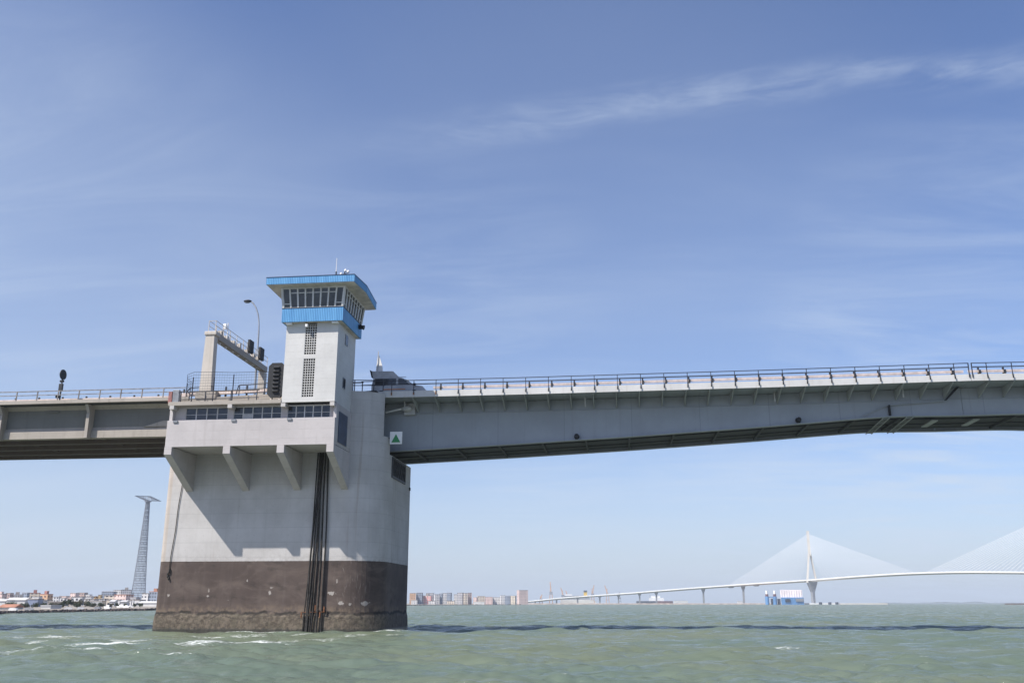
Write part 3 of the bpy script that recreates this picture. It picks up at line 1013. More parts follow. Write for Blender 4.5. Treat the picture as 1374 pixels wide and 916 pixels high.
# ------------------------------------------------------------------ things on the gallery roof and the pier top
sp_ = thing('signal_panel', (11.0, -3.0, 19.86), 'tall black louvred signal panel with cut corners standing beside the tower', 'signal panel')
pm = MB()
c_ = 0.32
x0, x1, z0, z1 = 10.24, 11.78, 20.52, 23.74
oct_ = [(x0 + c_, z0), (x1 - c_, z0), (x1, z0 + c_), (x1, z1 - c_), (x1 - c_, z1), (x0 + c_, z1), (x0, z1 - c_), (x0, z0 + c_)]
pm.prism(oct_, 'y', -3.05, -2.75)
pm.build('housing', M['black'], sp_)
for i in range(7):
    z = 20.95 + i * 0.37
    h = MB()
    h.prism([(-3.05, z), (-3.05, z + 0.27), (-3.26, z + 0.10)], 'x', 10.75, 11.30)
    h.build('louvre', M['dark_metal'], sp_)
for xx in (10.6, 11.4):
    MB().box(xx - 0.07, xx + 0.07, -2.98, -2.84, 19.87, 20.519).build('leg', M['gantry'], sp_)

# near railing on the gallery roof
rl = thing('roof_railing', (6.0, -4.8, 19.86), 'low dark railing along the front edge of the gallery roof', 'railing')
for x in (2.9, 5.2, 7.6, 10.0):
    MB().cyl((x, -4.75, 19.862), (x, -4.75, 20.85), 0.045, n=6).build('post', M['rail_dark'], rl)
MB().tube([(2.1, -3.2, 20.82), (2.35, -4.4, 20.84), (2.9, -4.75, 20.85), (10.2, -4.75, 20.85)], 0.04).build('top_rail', M['rail_dark'], rl)
MB().tube([(2.9, -4.75, 20.15), (10.2, -4.75, 20.15)], 0.03).build('lower_rail', M['rail_dark'], rl)

ps = thing('marker_post', (1.75, -0.75, 21.0), 'red painted concrete post at the end of the approach deck', 'post')
MB().cbox(1.62, 1.98, -4.6, -4.2, 19.87, 20.95, 0.04).build('post_body', M['red_paint'], ps)
MB().cbox(1.99, 2.6, -4.55, -4.25, 19.87, 21.1, 0.04).build('post_back', M['mid_grey'], ps)

# curved mesh fence at the road side
fe = thing('mesh_fence', (4.0, -1.0, 20.0), 'tall see-through wire fence with a curved left end on the pier top', 'fence')
path = [(0.75, 1.6), (0.95, 0.2), (1.35, -0.7), (2.1, -1.0), (4.2, -1.05), (6.1, -1.05), (8.2, -1.05), (10.0, -1.05)]
tops = [23.2, 23.3, 23.45, 23.6, 23.55, 23.45, 23.45, 23.4]
for i in (1, 3, 4, 5, 7):
    MB().cyl((path[i][0], path[i][1], 19.87 if path[i][1] < 0 else 21.25), (path[i][0], path[i][1], tops[i] - (0.5 if i < 5 else 0.2)), 0.05, n=6).build('post', M['rail_dark'], fe)
wi = MB()
for k in range(9):
    z_ = [21.4 + (t - 21.4) * k / 8 for t in tops]
    wi.tube([(p[0], p[1], z) for p, z in zip(path, z_)], 0.012 if k < 8 else 0.02, 4)
for p, q, ta, tb in zip(path[:-1], path[1:], tops[:-1], tops[1:]):
    L = math.dist(p, q)
    for j in range(int(L / 0.25)):
        u = j * 0.25 / L
        xx, yy = p[0] + (q[0] - p[0]) * u, p[1] + (q[1] - p[1]) * u
        wi.cyl((xx, yy, 21.4), (xx, yy, ta + (tb - ta) * u), 0.006, n=3, cap=False)
wi.build('wire_mesh', M['rail_dark'], fe)

# second railing further back, along the road
r2 = thing('roadside_railing', (6.0, 0.2, 21.3), 'dark handrail with curved left end behind the wire fence on the pier', 'railing')
for x, z in ((1.3, 21.3), (2.4, 21.3), (3.6, 21.35), (6.2, 21.45), (8.7, 21.55)):
    MB().cyl((x, 0.2, z), (x, 0.2, z + 1.1), 0.045, n=6).build('post', M['rail_dark'], r2)
MB().tube([(0.8, 0.9, 21.9), (0.95, 0.4, 22.15), (1.3, 0.2, 22.35), (3.6, 0.2, 22.48)], 0.045).build('curved_rail', M['rail_dark'], r2)
MB().tube([(5.9, 0.2, 21.6), (6.1, 0.2, 22.45), (6.3, 0.2, 22.52), (10.5, 0.2, 22.68)], 0.045).build('top_rail', M['rail_dark'], r2)
MB().tube([(1.3, 0.2, 21.95), (10.5, 0.2, 22.15)], 0.035).build('mid_rail', M['rail_dark'], r2)

gb = thing('crash_barrier', (6.0, 0.8, 21.2), 'beige crash barrier beam beside the road on the pier top, left of the tower', 'crash barrier', 'crash barriers')
MB().prism([(-0.2, 21.62), (12.3, 21.98), (12.3, 22.32), (-0.2, 21.96)], 'y', 0.62, 0.78).build('beam', M['guard_rail'], gb)
for i in range(6):
    x = 0.4 + i * 2.1
    MB().box(x - 0.08, x + 0.08, 0.785, 0.9, 21.2 + x * 0.035, 22.4 + x * 0.03).build('post', M['rail_dark'], gb)

# gantry over the road
ga = thing('sign_gantry', (2.9, 6.5, 21.2), 'beige steel gantry reaching across the road beside the control tower', 'gantry')
MB().cbox(1.95, 4.0, -0.05, 1.15, 21.25, 22.0, 0.05).build('plinth', M['beige_concrete'], ga)
co_ = MB()
co_.prism([(2.24, 22.0), (3.40, 22.0), (3.28, 27.55), (2.40, 27.55)], 'y', 0.1, 0.9)
co_.build('column', M['gantry'], ga)
MB().cbox(2.28, 3.50, 0.0, 1.05, 27.56, 27.95, 0.08).build('column_head', M['gantry'], ga)
fc = MB()
fc.prism([(2.6, 21.3), (3.3, 21.3), (3.3, 27.1), (2.6, 27.1)], 'y', 13.4, 14.1)
fc.build('far_column', M['gantry'], ga)
be = MB()
be.prism([(1.051, 27.42), (1.051, 28.02), (14.3, 27.86), (14.3, 27.26)], 'x', 2.55, 3.25)
be.build('beam', M['gantry_dark'], ga)
hr = MB()
for k in range(9):
    y = 0.3 + k * 1.72
    z = 28.02 - y * 0.011
    for xx in (2.55, 3.25):
        hr.bar((xx, y, z), (xx, y, z + 1.05), 0.05)
for xx in (2.55, 3.25):
    for dz_ in (0.55, 1.05):
        hr.bar((xx, 0.3, 28.02 + dz_), (xx, 14.1, 27.87 + dz_), 0.04)
hr.bar((2.55, 0.3, 29.05), (3.25, 0.3, 29.05), 0.04)
hr.build('walkway_rail', M['gantry'], ga)
jb = MB()
for y in (1.8, 3.3, 5.0, 6.5, 8.6, 10.3, 11.6):
    jb.box(2.8, 3.2, y, y + 0.35, 28.03, 28.03 + 0.35 + 0.2 * ((y * 7) % 1))
    jb.box(2.9, 3.1, y + 0.1, y + 0.3, 27.12, 27.30)
jb.build('cable_box', M['gantry'], ga)
for y, lab in ((8.6, 'black lane signal box on the gantry beam, nearer of the two'), (11.6, 'black lane signal box on the gantry beam, further from the big column')):
    ls = thing('lane_signal', (3.3, y, 28.0), lab, 'traffic signal', 'lane signals on the gantry')
    MB().cbox(3.36, 3.62, y - 0.55, y + 0.55, 28.0, 29.35, 0.03).build('signal_box', M['black'], ls)
    MB().box(3.18, 3.36, y - 0.4, y + 0.4, 28.3, 29.1).build('back_plate', M['galvanised'], ls)
    MB().bar((3.3, y - 0.3, 27.9), (3.3, y - 0.3, 28.9), 0.06).build('support', M['galvanised'], ls)
ca = thing('traffic_camera', (3.2, 3.2, 28.0), 'white surveillance camera on a pole on the gantry', 'camera')
MB().cyl((3.2, 3.2, 28.0), (3.2, 3.2, 29.7), 0.05).build('pole', M['white_paint'], ca)
MB().cbox(2.75, 3.1, 3.0, 3.25, 29.0, 29.6, 0.08).build('housing', M['white_paint'], ca)

# street lamp behind the gantry
la_ = thing('street_lamp', (2.65, 12.5, 21.2), 'tall grey street lamp with a long curved arm behind the gantry', 'street lamp')
MB().cyl((2.72, 12.5, 21.2), (2.64, 12.5, 31.6), 0.16, 0.09).build('pole', M['galvanised'], la_)
arm = [(2.64, 12.5, 31.6), (2.58, 12.5, 32.6), (2.42, 12.5, 33.5), (2.12, 12.5, 34.3), (1.75, 12.5, 34.85), (1.42, 12.5, 35.1)]
MB().tube(arm, 0.075, 8).build('arm', M['galvanised'], la_)
hd = MB()
hd.sphere((1.08, 12.5, 35.12), 0.48, 0.28, 0.16)
hd.build('lantern', M['dark_metal'], la_)
MB().sphere((1.05, 12.5, 34.99), 0.34, 0.20, 0.10).build('lamp_glass', M['lamp_glass'], la_)

# thin pole with platform by the tower
po = thing('service_pole', (11.4, 0.6, 21.4), 'thin galvanised pole rising close to the left side of the tower', 'pole')
MB().cyl((11.35, 1.2, 21.6), (11.35, 1.2, 27.7), 0.05, n=8).build('pole', M['galvanised'], po)
MB().tube([(10.9, 1.2, 22.0), (10.9, 1.2, 25.0), (12.2, 1.2, 25.0)], 0.04).build('handrail', M['rail_dark'], po)

# ------------------------------------------------------------------ approach viaduct (left)
av = thing('approach_viaduct', (-30, 6, 17), 'beige concrete beam viaduct carrying the road to the pier from the left', 'viaduct')
AX = -130.0
dkm = MB()
dkm.box(AX, -0.32, -0.95, 13.4, 20.86, 21.16)
dkm.build('deck_slab', M['asphalt'], av)
eb = MB()
eb.box(AX, 1.9, -1.25, -0.951, 20.86, 21.18)
eb.build('edge_beam', M['beige_concrete'], av)
MB().box(AX, -0.32, 13.401, 13.7, 20.80, 21.22).build('edge_beam', M['beige_concrete'], av)
XE = -0.06
for k, yc in enumerate((0.55, 3.6, 6.7, 9.8, 12.4)):
    gm = MB()
    gm.box(AX, XE, yc - 0.14, yc + 0.14, 18.75, 20.855)
    gm.prism([(yc - 0.38, 17.72), (yc + 0.38, 17.72), (yc + 0.38, 18.38), (yc + 0.14, 18.749), (yc - 0.14, 18.749), (yc - 0.38, 18.38)], 'x', AX, XE)
    gm.prism([(yc - 0.14, 20.50), (yc - 0.60, 20.80), (yc - 0.60, 20.855), (yc - 0.142, 20.855)], 'x', AX, XE)
    if k == 0:
        # thickened end and stiffening at the pier
        gm.prism([(-3.0, 18.70), (XE, 18.70), (XE, 19.25), (-1.1, 19.25)], 'y', yc - 0.36, yc - 0.141)
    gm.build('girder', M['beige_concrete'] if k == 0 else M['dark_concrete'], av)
    if k == 0:
        MB().box(AX, XE - 0.01, yc - 0.155, yc - 0.142, 18.77, 20.49).build('web_shade', M['grey_concrete'], av)  # thin dark sheet over the web; the deck's shade put into its colour
x = -8.4
while x > AX:
    rb = MB()
    rb.cbox(x - 0.16, x + 0.16, -0.46, 0.40, 17.62, 20.0, 0.02)
    rb.prism([(-0.36, 20.0), (0.40, 20.0), (0.40, 20.85), (-0.90, 20.79)], 'x', x - 0.15, x + 0.15)
    rb.build('girder_rib', M['beige_concrete'], av)
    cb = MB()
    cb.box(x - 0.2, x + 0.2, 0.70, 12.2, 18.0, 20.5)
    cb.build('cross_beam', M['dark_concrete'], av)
    x -= 8.95
MB().box(-13.2, -11.9, 0.28, 0.40, 20.25, 20.40).build('repair_patch', M['grey_concrete'], av)
# neighbouring piers outside the picture carry the viaduct on
px2 = thing('bridge_pier', (-46, 6, 0), 'plain concrete pier further left under the approach viaduct', 'bridge pier')
MB().box(-47.5, -44.5, 0, 12.4, -2, 17.61).build('shaft', M['grey_concrete'], px2)

arr = thing('approach_railing', (-30, -1.1, 21.2), 'grey two-bar railing along the edge of the left approach viaduct', 'railing', 'bridge railings')
x = -0.7
i = 0
while x > AX and i < 60:
    MB().bar((x, -1.12, 21.222), (x + 0.03, -1.12, 22.1), 0.085).build('post', M['rail_grey'], arr)
    x -= 2.12
    i += 1
for z, w_ in ((22.1, 0.075), (21.72, 0.065)):
    MB().bar((AX, -1.12, z), (1.5, -1.12, z), w_).build('rail', M['rail_grey'], arr)
ab = thing('crash_barrier', (-30, 0.5, 21.2), 'pale crash barrier behind the railing on the left approach viaduct', 'crash barrier', 'crash barriers')
MB().box(AX, -0.4, 0.30, 0.42, 21.36, 21.66).build('beam', M['guard_rail'], ab)
x = -2.0
while x > -110:
    MB().box(x - 0.07, x + 0.07, 0.43, 0.56, 21.16, 21.86).build('post', M['black'], ab)
    x -= 2.45
ts = thing('round_sign', (-11.2, -0.95, 21.2), 'round traffic sign seen from behind on a pole at the viaduct railing', 'road sign')
MB().bar((-11.2, -0.9, 21.17), (-11.2, -0.9, 23.4), 0.10).build('pole', M['dark_metal'], ts)
dsc = MB()
axd = Vector((0.98, -0.05, 0)).normalized()
pc = Vector((-11.2, -0.9, 23.75))
dsc.cyl(pc - axd * 0.02, pc + axd * 0.05, 0.50, n=28)
dsc.build('disc', M['dark_metal'], ts)
MB().cbox(-11.42, -11.05, -1.02, -0.80, 22.15, 22.85, 0.03).build('control_box', M['dark_metal'], ts)
MB().cbox(-11.40, -11.02, -1.0, -0.82, 23.0, 23.2, 0.03).build('bracket_box', M['black'], ts)
MB().cbox(-11.6, -11.3, -1.05, -0.8, 21.45, 21.7, 0.03).build('lamp', M['black'], ts)

# ------------------------------------------------------------------ opening leaves (right)
XJ = 73.35                        # the joint at midspan
TF, TW0, TW1 = 2.0, 5.0, 13.1
ctrl = [(17.3, 16.5), (20, 16.63), (31, 17.07), (43, 17.62), (55.8, 18.33), (62, 18.74), (66.5, 19.02), (69.5, 19.02), (XJ - 0.05, 18.97)]
dctrl = [(17.3, 21.36), (33, 21.34), (55.6, 21.43), (XJ, 21.58)]


def interp(c, x):
    return float(np.interp(x, [p[0] for p in c], [p[1] for p in c]))


xs_f = np.arange(17.3, XJ + 0.01, 0.35)
_z = np.array([interp(ctrl, x) for x in xs_f])
_k = np.hanning(17)
_k /= _k.sum()
_zs = np.convolve(np.pad(_z, 8, 'edge'), _k, 'valid')


def bot(x):
    return float(np.interp(x, xs_f, _zs))


def dz_at(x):
    return interp(dctrl, x)


def mir(x, on):
    return 2 * XJ - x if on else x


def leaf(on, label):
    lf = thing('bascule_leaf', (mir(45, on), 9, 20), label, 'bridge span', 'opening leaves of the road bridge')
    xs = [17.4] + [20 + i * 1.066 for i in range(51)]
    xs = [x for x in xs if x < XJ - 0.1] + [XJ - 0.015]

    def strip(m_, y0, y1, zlo, zhi):
        vs2, fs2 = [], []
        for x in xs:
            X = mir(x, on)
            a, b2 = zlo(x), zhi(x)
            vs2 += [(X, y0, a), (X, y1, a), (X, y1, b2), (X, y0, b2)]
        for i in range(len(xs) - 1):
            p = i * 4
            for j in range(4):
                fs2.append((p + j, p + (j + 1) % 4, p + 4 + (j + 1) % 4, p + 4 + j))
        fs2.append((0, 1, 2, 3))
        e = (len(xs) - 1) * 4
        fs2.append((e + 3, e + 2, e + 1, e))
        m_.add(vs2, fs2)

    for k, y in enumerate((TW0, TW1)):
        gm = MB()
        strip(gm, y, y + 0.06, lambda x: bot(x) + 0.07, lambda x: dz_at(x) - 0.01)
        strip(gm, y - 0.26, y + 0.34, lambda x: bot(x), lambda x: bot(x) + 0.065)
        g_ = gm.build('main_girder', M['steel'], lf)
        if k == 0:
            for q in range(3):
                x = (34.2, 48.5, 66.9)[q]
                sm = MB()
                X = mir(x, on)
                sm.box(X - 0.05, X + 0.05, y - 0.012, y - 0.003, bot(x) + 0.09, dz_at(x) - 0.03)
                sm.build('splice_plate', M['steel'], g_)
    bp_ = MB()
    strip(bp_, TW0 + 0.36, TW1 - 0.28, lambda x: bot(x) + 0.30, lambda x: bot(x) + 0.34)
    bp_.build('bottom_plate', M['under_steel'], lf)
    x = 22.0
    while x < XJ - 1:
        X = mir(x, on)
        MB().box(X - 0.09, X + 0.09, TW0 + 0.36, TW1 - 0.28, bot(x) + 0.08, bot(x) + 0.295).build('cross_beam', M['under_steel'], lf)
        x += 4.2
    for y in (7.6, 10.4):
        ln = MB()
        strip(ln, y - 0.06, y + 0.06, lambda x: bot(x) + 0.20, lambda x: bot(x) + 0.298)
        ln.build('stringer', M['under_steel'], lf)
    dkm2 = MB()
    strip(dkm2, TF + 0.131, 16.2, lambda x: dz_at(x) + 0.02, lambda x: dz_at(x) + 0.42)
    dkm2.build('deck_plate', M['steel'], lf)
    for y in (TF, 16.205):
        fm_ = MB()
        strip(fm_, y, y + 0.13, lambda x: dz_at(x), lambda x: dz_at(x) + 0.60)
        fm_.build('edge_beam', M['fascia'], lf)
    # cantilever ribs under the footway
    x = 22.6
    while x < XJ - 0.3:
        X = mir(x, on)
        z = dz_at(x)
        rb2 = MB()
        rb2.prism([(TF + 0.14, z + 0.01), (TW0 - 0.01, z + 0.01), (TW0 - 0.01, z - 0.95), (TF + 0.14, z - 0.10)], 'x', X - 0.045, X + 0.045)
        rb2.build('rib', M['steel_rib'], lf)
        x += 2.14
    for x in (21.4, 38.9, 56.5, 68.0):
        X = mir(x, on)
        MB().cyl((X, TW0 - 0.9, dz_at(x) - 0.9), (X, TW0 - 0.9, dz_at(x) + 0.01), 0.07, n=8).build('drain_pipe', M['light_grey'], lf)
    sn = MB()
    strip(sn, TW0 - 0.09, TW0 - 0.004, lambda x: dz_at(x) - 1.05, lambda x: dz_at(x) - 1.01)
    sn.build('stiffener', M['steel'], lf)
    return lf


l1 = leaf(False, 'grey steel opening bridge leaf reaching right from the control tower pier')
l2 = leaf(True, 'grey steel opening bridge leaf beyond the midspan joint at the right')


def pedestrian_rail(on, label):
    o = thing('leaf_railing', (mir(45, on), TF, 22), label, 'railing', 'bridge railings')
    x = 20.6
    while x < XJ - 0.2:
        X = mir(x, on)
        z = dz_at(x)
        MB().bar((X, TF - 0.05, z + 0.30), (X, TF - 0.05, z + 1.60), 0.06).build('post', M['rail_dark'], o)
        MB().box(X - 0.05, X + 0.06, TF - 0.14, TF - 0.096, z + 0.18, z + 0.42).build('foot_plate', M['rust'] if (int(x * 3.7) % 4 == 0) else M['dark_metal'], o)
        x += 2.14
    X = mir(XJ - 0.14, on)
    MB().bar((X, TF - 0.05, dz_at(XJ) + 0.30), (X, TF - 0.05, dz_at(XJ) + 1.60), 0.075).build('post', M['rail_dark'], o)
    for dz_, w_ in ((1.60, 0.06), (1.23, 0.08)):
        rm = MB()
        pts = [17.6, 24, 33, 44, 55.6, 64, XJ - 0.10]
        for a, b2 in zip(pts[:-1], pts[1:]):
            rm.bar((mir(a, on), TF - 0.05, dz_at(a) + dz_), (mir(b2, on), TF - 0.05, dz_at(b2) + dz_), w_)
        rm.build('rail', M['rail_dark'], o)
    return o


pedestrian_rail(False, 'dark two-bar railing along the near edge of the opening leaf right of the tower')
pedestrian_rail(True, 'dark two-bar railing beyond the midspan joint at the right end')


def leaf_barrier(on, label):
    o = thing('crash_barrier', (mir(45, on), 3.2, 22), label, 'crash barrier', 'crash barriers')
    for zo, h in ((1.03, 0.08), (1.17, 0.12)):
        bm_ = MB()
        pts = [24.4, 33, 44, 55.6, 64, XJ - 0.2]
        for a, b2 in zip(pts[:-1], pts[1:]):
            bm_.bar((mir(a, on), 3.15, dz_at(a) + zo), (mir(b2, on), 3.15, dz_at(b2) + zo), 0.12, h)
        bm_.build('beam', M['guard_rail'], o)
    x = 25.1
    while x < XJ - 0.3:
        X = mir(x, on)
        MB().box(X - 0.07, X + 0.07, 3.23, 3.36, dz_at(x) + 0.42, dz_at(x) + 1.48).build('post', M['rail_dark'], o)
        MB().box(X - 0.06, X + 0.12, 2.98, 3.08, dz_at(x) + 0.86, dz_at(x) + 1.22).build('bracket', M['dark_metal'], o)
        x += 2.14
    return o


leaf_barrier(False, 'cream crash barrier beams running right from the parked van')
leaf_barrier(True, 'cream crash barrier beams past the midspan joint at the right')

# railing over the pier end right of the tower
pr_ = thing('pier_railing', (19, 0.3, 21.6), 'dark railing on the pier edge between the tower and the van', 'railing')
for x in (17.45, 18.2, 19.3, 20.2):
    MB().bar((x, 0.25, 21.622), (x, 0.25, 22.72 if x != 18.2 else 22.45), 0.075).build('post', M['rail_dark'], pr_)
MB().bar((17.3, 0.25, 22.72), (20.4, 0.25, 22.6), 0.06).build('rail', M['rail_dark'], pr_)
MB().bar((17.3, 0.25, 22.2), (20.4, 0.25, 22.12), 0.06).build('rail', M['rail_dark'], pr_)
MB().bar((17.3, 0.20, 22.45), (18.3, 0.20, 22.45), 0.10).build('sign_bar', M['rail_dark'], pr_)

# navigation board
nb = thing('navigation_board', (21.0, 2.3, 17.5), 'white square board with a green triangle at the pier corner', 'navigation sign')
MB().cbox(20.50, 21.68, 2.28, 2.33, 16.92, 18.10, 0.01).build('board', M['white_paint'], nb)
MB().prism([(20.66, 17.08), (21.52, 17.08), (21.09, 17.88)], 'y', 2.262, 2.277).build('triangle', M['green_paint'], nb)
MB().bar((20.35, 2.40, 17.5), (21.3, 2.40, 17.5), 0.07).build('support', M['dark_metal'], nb)

# locking gear under the footway
eq = thing('locking_motor', (21.4, 4.6, 20.6), 'grey motor box with a white arm under the deck edge by the pier', 'motor')
MB().cbox(21.25, 22.35, 4.55, 4.95, 20.15, 21.30, 0.04).build('mounting_plate', M['light_grey'], eq)
mo = MB()
mo.sphere((21.55, 4.3, 20.72), 0.55, 0.30, 0.30)
mo.build('motor_housing', M['light_grey'], eq)
MB().bar((19.5, 4.25, 20.35), (21.1, 4.25, 20.68), 0.13).build('arm', M['white_paint'], eq)

for x, lab in ((38.0, 'small dark round lamp low on the girder, nearer the pier'), (58.6, 'small dark round lamp low on the girder, nearer the midspan joint')):
    nl = thing('navigation_lamp', (x, TW0 - 0.3, bot(x) + 0.4), lab, 'lamp', 'navigation lamps on the girder')
    MB().cyl((x, TW0 - 0.55, bot(x) + 0.36), (x, TW0 - 0.06, bot(x) + 0.36), 0.22, 0.26, 14).build('housing', M['black'], nl)
    MB().box(x - 0.14, x + 0.14, TW0 - 0.2, TW0 - 0.01, bot(x) + 0.10, bot(x) + 0.16).build('bracket', M['dark_metal'], nl)

# inspection walkway under the joint
iw = thing('inspection_walkway', (68, 8, 19), 'grey steel inspection walkway and ladders under the midspan joint', 'walkway')
for xa in (66.2, 68.3):
    lw = MB()
    for dx_ in (0.0, 0.55):
        lw.bar((xa + dx_, TW0 - 0.22, bot(xa) - 0.10), (xa + dx_ + 0.5, TW1 + 0.2, bot(xa) - 0.10), 0.07)
    for k in range(12):
        u = (k + 0.5) / 12
        yy = TW0 - 0.2 + u * (TW1 - TW0 + 0.3)
        lw.bar((xa + 0.5 * u, yy, bot(xa) - 0.10), (xa + 0.55 + 0.5 * u, yy, bot(xa) - 0.10), 0.05)
    lw.build('ladder', M['steel_rib'], iw)
for xa in (70.9, 74.6):
    z = 18.86 if xa < XJ else 18.90
    MB().box(xa, xa + 0.55, 6.2, 9.4, z - 0.08, z + 0.02).build('platform', M['steel_rib'], iw)
pp = MB()
pp.tube([(64.3, TW0 - 0.25, 19.10), (66.6, TW0 - 0.25, 20.05), (71.6, TW0 - 0.25, 20.35), (72.9, TW0 - 0.6, 21.35)], 0.045)
pp.build('handrail', M['steel'], iw)
MB().box(66.75, 66.92, TW0 - 0.30, TW0 - 0.02, 19.10, 20.10).build('stanchion', M['black'], iw)
MB().prism([(71.55, 20.3), (71.75, 20.3), (73.0, 21.5), (72.7, 21.5)], 'y', TW0 - 0.9, TW0 - 0.7).build('joint_strut', M['black'], iw)

# ------------------------------------------------------------------ van on the bridge
vn = thing('parked_van', (21.0, 5.0, 21.95), 'pale service van with dark windows and a roof box on the bridge', 'van')
gy = 21.80
vx = 17.95
side = [(0.0, 0.35), (5.25, 0.35), (5.35, 0.75), (5.1, 1.02), (4.15, 1.18), (3.25, 1.82), (2.95, 1.93), (0.2, 1.95), (0.0, 1.2)]


def vside(pts, y0, y1):
    return MB().prism([(vx + a, gy + 0.12 + b_) for a, b_ in pts], 'y', y0, y1)


vside(side, 4.35, 6.15).build('body', M['light_grey'], vn)
vside([(0.35, 1.22), (2.45, 1.22), (2.45, 1.84), (0.35, 1.86)], 4.325, 4.345).build('side_window', M['glass'], vn)
vside([(2.68, 1.22), (3.85, 1.22), (3.2, 1.76), (2.95, 1.84), (2.68, 1.84)], 4.325, 4.345).build('front_window', M['glass'], vn)
vside([(1.2, 0.72), (3.4, 0.72), (3.4, 0.80), (1.2, 0.80)], 4.33, 4.347).build('stripe', M['orange'], vn)
wsm = MB()
q = [(4.10, 1.20), (3.28, 1.82)]
wsm.add([(vx + 4.17, 4.5, gy + 0.12 + 1.20), (vx + 4.17, 6.0, gy + 0.12 + 1.20), (vx + 3.30, 5.9, gy + 0.12 + 1.83), (vx + 3.30, 4.6, gy + 0.12 + 1.83),
         (vx + 4.19, 4.5, gy + 0.12 + 1.22), (vx + 4.19, 6.0, gy + 0.12 + 1.22), (vx + 3.32, 5.9, gy + 0.12 + 1.85), (vx + 3.32, 4.6, gy + 0.12 + 1.85)],
        [(0, 1, 2, 3), (7, 6, 5, 4), (0, 4, 5, 1), (1, 5, 6, 2), (2, 6, 7, 3), (3, 7, 4, 0)])
wsm.build('windscreen', M['glass'], vn)
MB().cbox(vx + 4.2, vx + 4.45, 4.12, 4.33, gy + 1.2, gy + 1.42, 0.04).build('wing_mirror', M['black'], vn)
for xx in (1.0, 4.3):
    wh = MB().cyl((vx + xx, 4.30, gy + 0.42), (vx + xx, 4.55, gy + 0.42), 0.36, n=20).build('wheel', M['black'], vn)
    MB().cyl((vx + xx, 4.285, gy + 0.42), (vx + xx, 4.299, gy + 0.42), 0.20, n=16).build('rim', M['galvanised'], wh)
rk = MB()
rk.bar((vx + 2.6, 4.6, gy + 2.16), (vx + 3.4, 4.6, gy + 2.16), 0.05)
rk.bar((vx + 2.6, 5.9, gy + 2.16), (vx + 3.4, 5.9, gy + 2.16), 0.05)
rk.bar((vx + 2.7, 4.6, gy + 2.05), (vx + 2.7, 4.6, gy + 2.16), 0.05)
rk.build('roof_rack', M['galvanised'], vn)
rbx = MB()
rbx.prism([(vx + 0.05, gy + 2.12), (vx + 2.5, gy + 2.12), (vx + 2.65, gy + 2.2), (vx + 2.05, gy + 2.78), (vx + 0.1, gy + 2.82), (vx - 0.12, gy + 2.86)], 'y', 4.6, 5.9)
rbo = rbx.build('roof_box', M['light_grey'], vn)
MB().prism([(vx - 0.30, gy + 2.95), (vx - 0.13, gy + 2.86), (vx + 0.02, gy + 2.12), (vx - 0.1, gy + 2.2)], 'y', 4.55, 5.95).build('box_end', M['black'], rbo)
fl_ = thing('folded_signal', (18.45, 5.0, 24.6), 'white pointed folded warning signal standing on the van roof box', 'warning signal')
MB().prism([(18.15, 24.68), (18.85, 24.68), (18.78, 25.3), (18.42, 26.35), (18.30, 26.35)], 'y', 5.0, 5.08).build('signal_board', M['white_paint'], fl_)
MB().bar((18.33, 4.95, 24.62), (18.36, 4.95, 26.75), 0.07).build('mast', M['light_grey'], fl_)

# ------------------------------------------------------------------ ropes on the pier
cb = thing('rope_bundle', (14.8, -0.3, 0), 'bundle of thick black mooring ropes hanging down the pier face to the water', 'ropes')
starts = [14.46, 14.58, 14.70, 14.84, 14.95, 15.20, 15.44]
for i, x in enumerate(starts):
    pts = []
    xe = 14.02 + (x - 14.5) * (1.62 if i < 5 else 1.75)
    amp = random.uniform(0.02, 0.08)
    ph = random.random() * 6
    for k in range(22):
        u = k / 21
        z = 15.84 - u * 16.2
        xx = x + (xe - x) * (u ** 1.3) + amp * math.sin(u * 7 + ph)
        pts.append((xx, -0.16 - 0.05 * (i % 3) - 0.10 * u, z))
    MB().tube(pts, random.choice((0.055, 0.07, 0.085)), 7).build('rope', M['rope'], cb)
for z, x0, x1 in ((1.75, 13.7, 15.9),):
    MB().bar((x0, -0.30, z), (x1, -0.30, z + 0.04), 0.035).build('tie_bar', M['rust'], cb)
for x, z in ((13.72, 1.5), (14.95, 2.1), (15.75, 2.0), (15.4, 1.5)):
    MB().box(x, x + 0.09, -0.36, -0.24, z - 0.22, z + 0.25).build('rusty_bracket', M['rust'], cb)
ls_ = thing('hanging_rope', (1.0, -0.2, 5), 'single thin dark rope with a knot hanging down the left edge of the pier', 'rope')
pts = [(1.60 - 0.55 * u + 0.03 * math.sin(u * 13), 0.10 - 0.25 * min(1, u * 1.2) - 0.05, 14.5 - u * 9.3) for u in [k / 20 for k in range(21)]]
pts = [(a, -0.075, c) for a, b_, c in pts]
MB().tube(pts, 0.034, 6).build('rope', M['rope'], ls_)
kn = MB()
for k in range(5):
    kn.sphere((pts[-1][0] + random.uniform(-0.08, 0.08), pts[-1][1] - 0.04, pts[-1][2] + 0.25 - k * 0.2), 0.09, 0.07, 0.15, 8, 6)
kn.build('knot', M['rope'], ls_)

# ------------------------------------------------------------------ the far shore, left
HZ = 809.0


def hgt(y, d):
    """height of a point seen at row y above the sea, so far ahead of the boat"""
    t = math.tan(PITCH - math.atan((y - 458) / FOC))
    return CAM.z + t * d


def shore_dist(px):
    return float(np.interp(px, [-700, 0, 100, 200, 330, 550, 690, 900, 1120], [95, 236, 290, 352, 560, 1250, 1900, 2150, 2300]))


def strip_land(name, pts_front, depth_to, z, mat, kind='structure'):
    pass


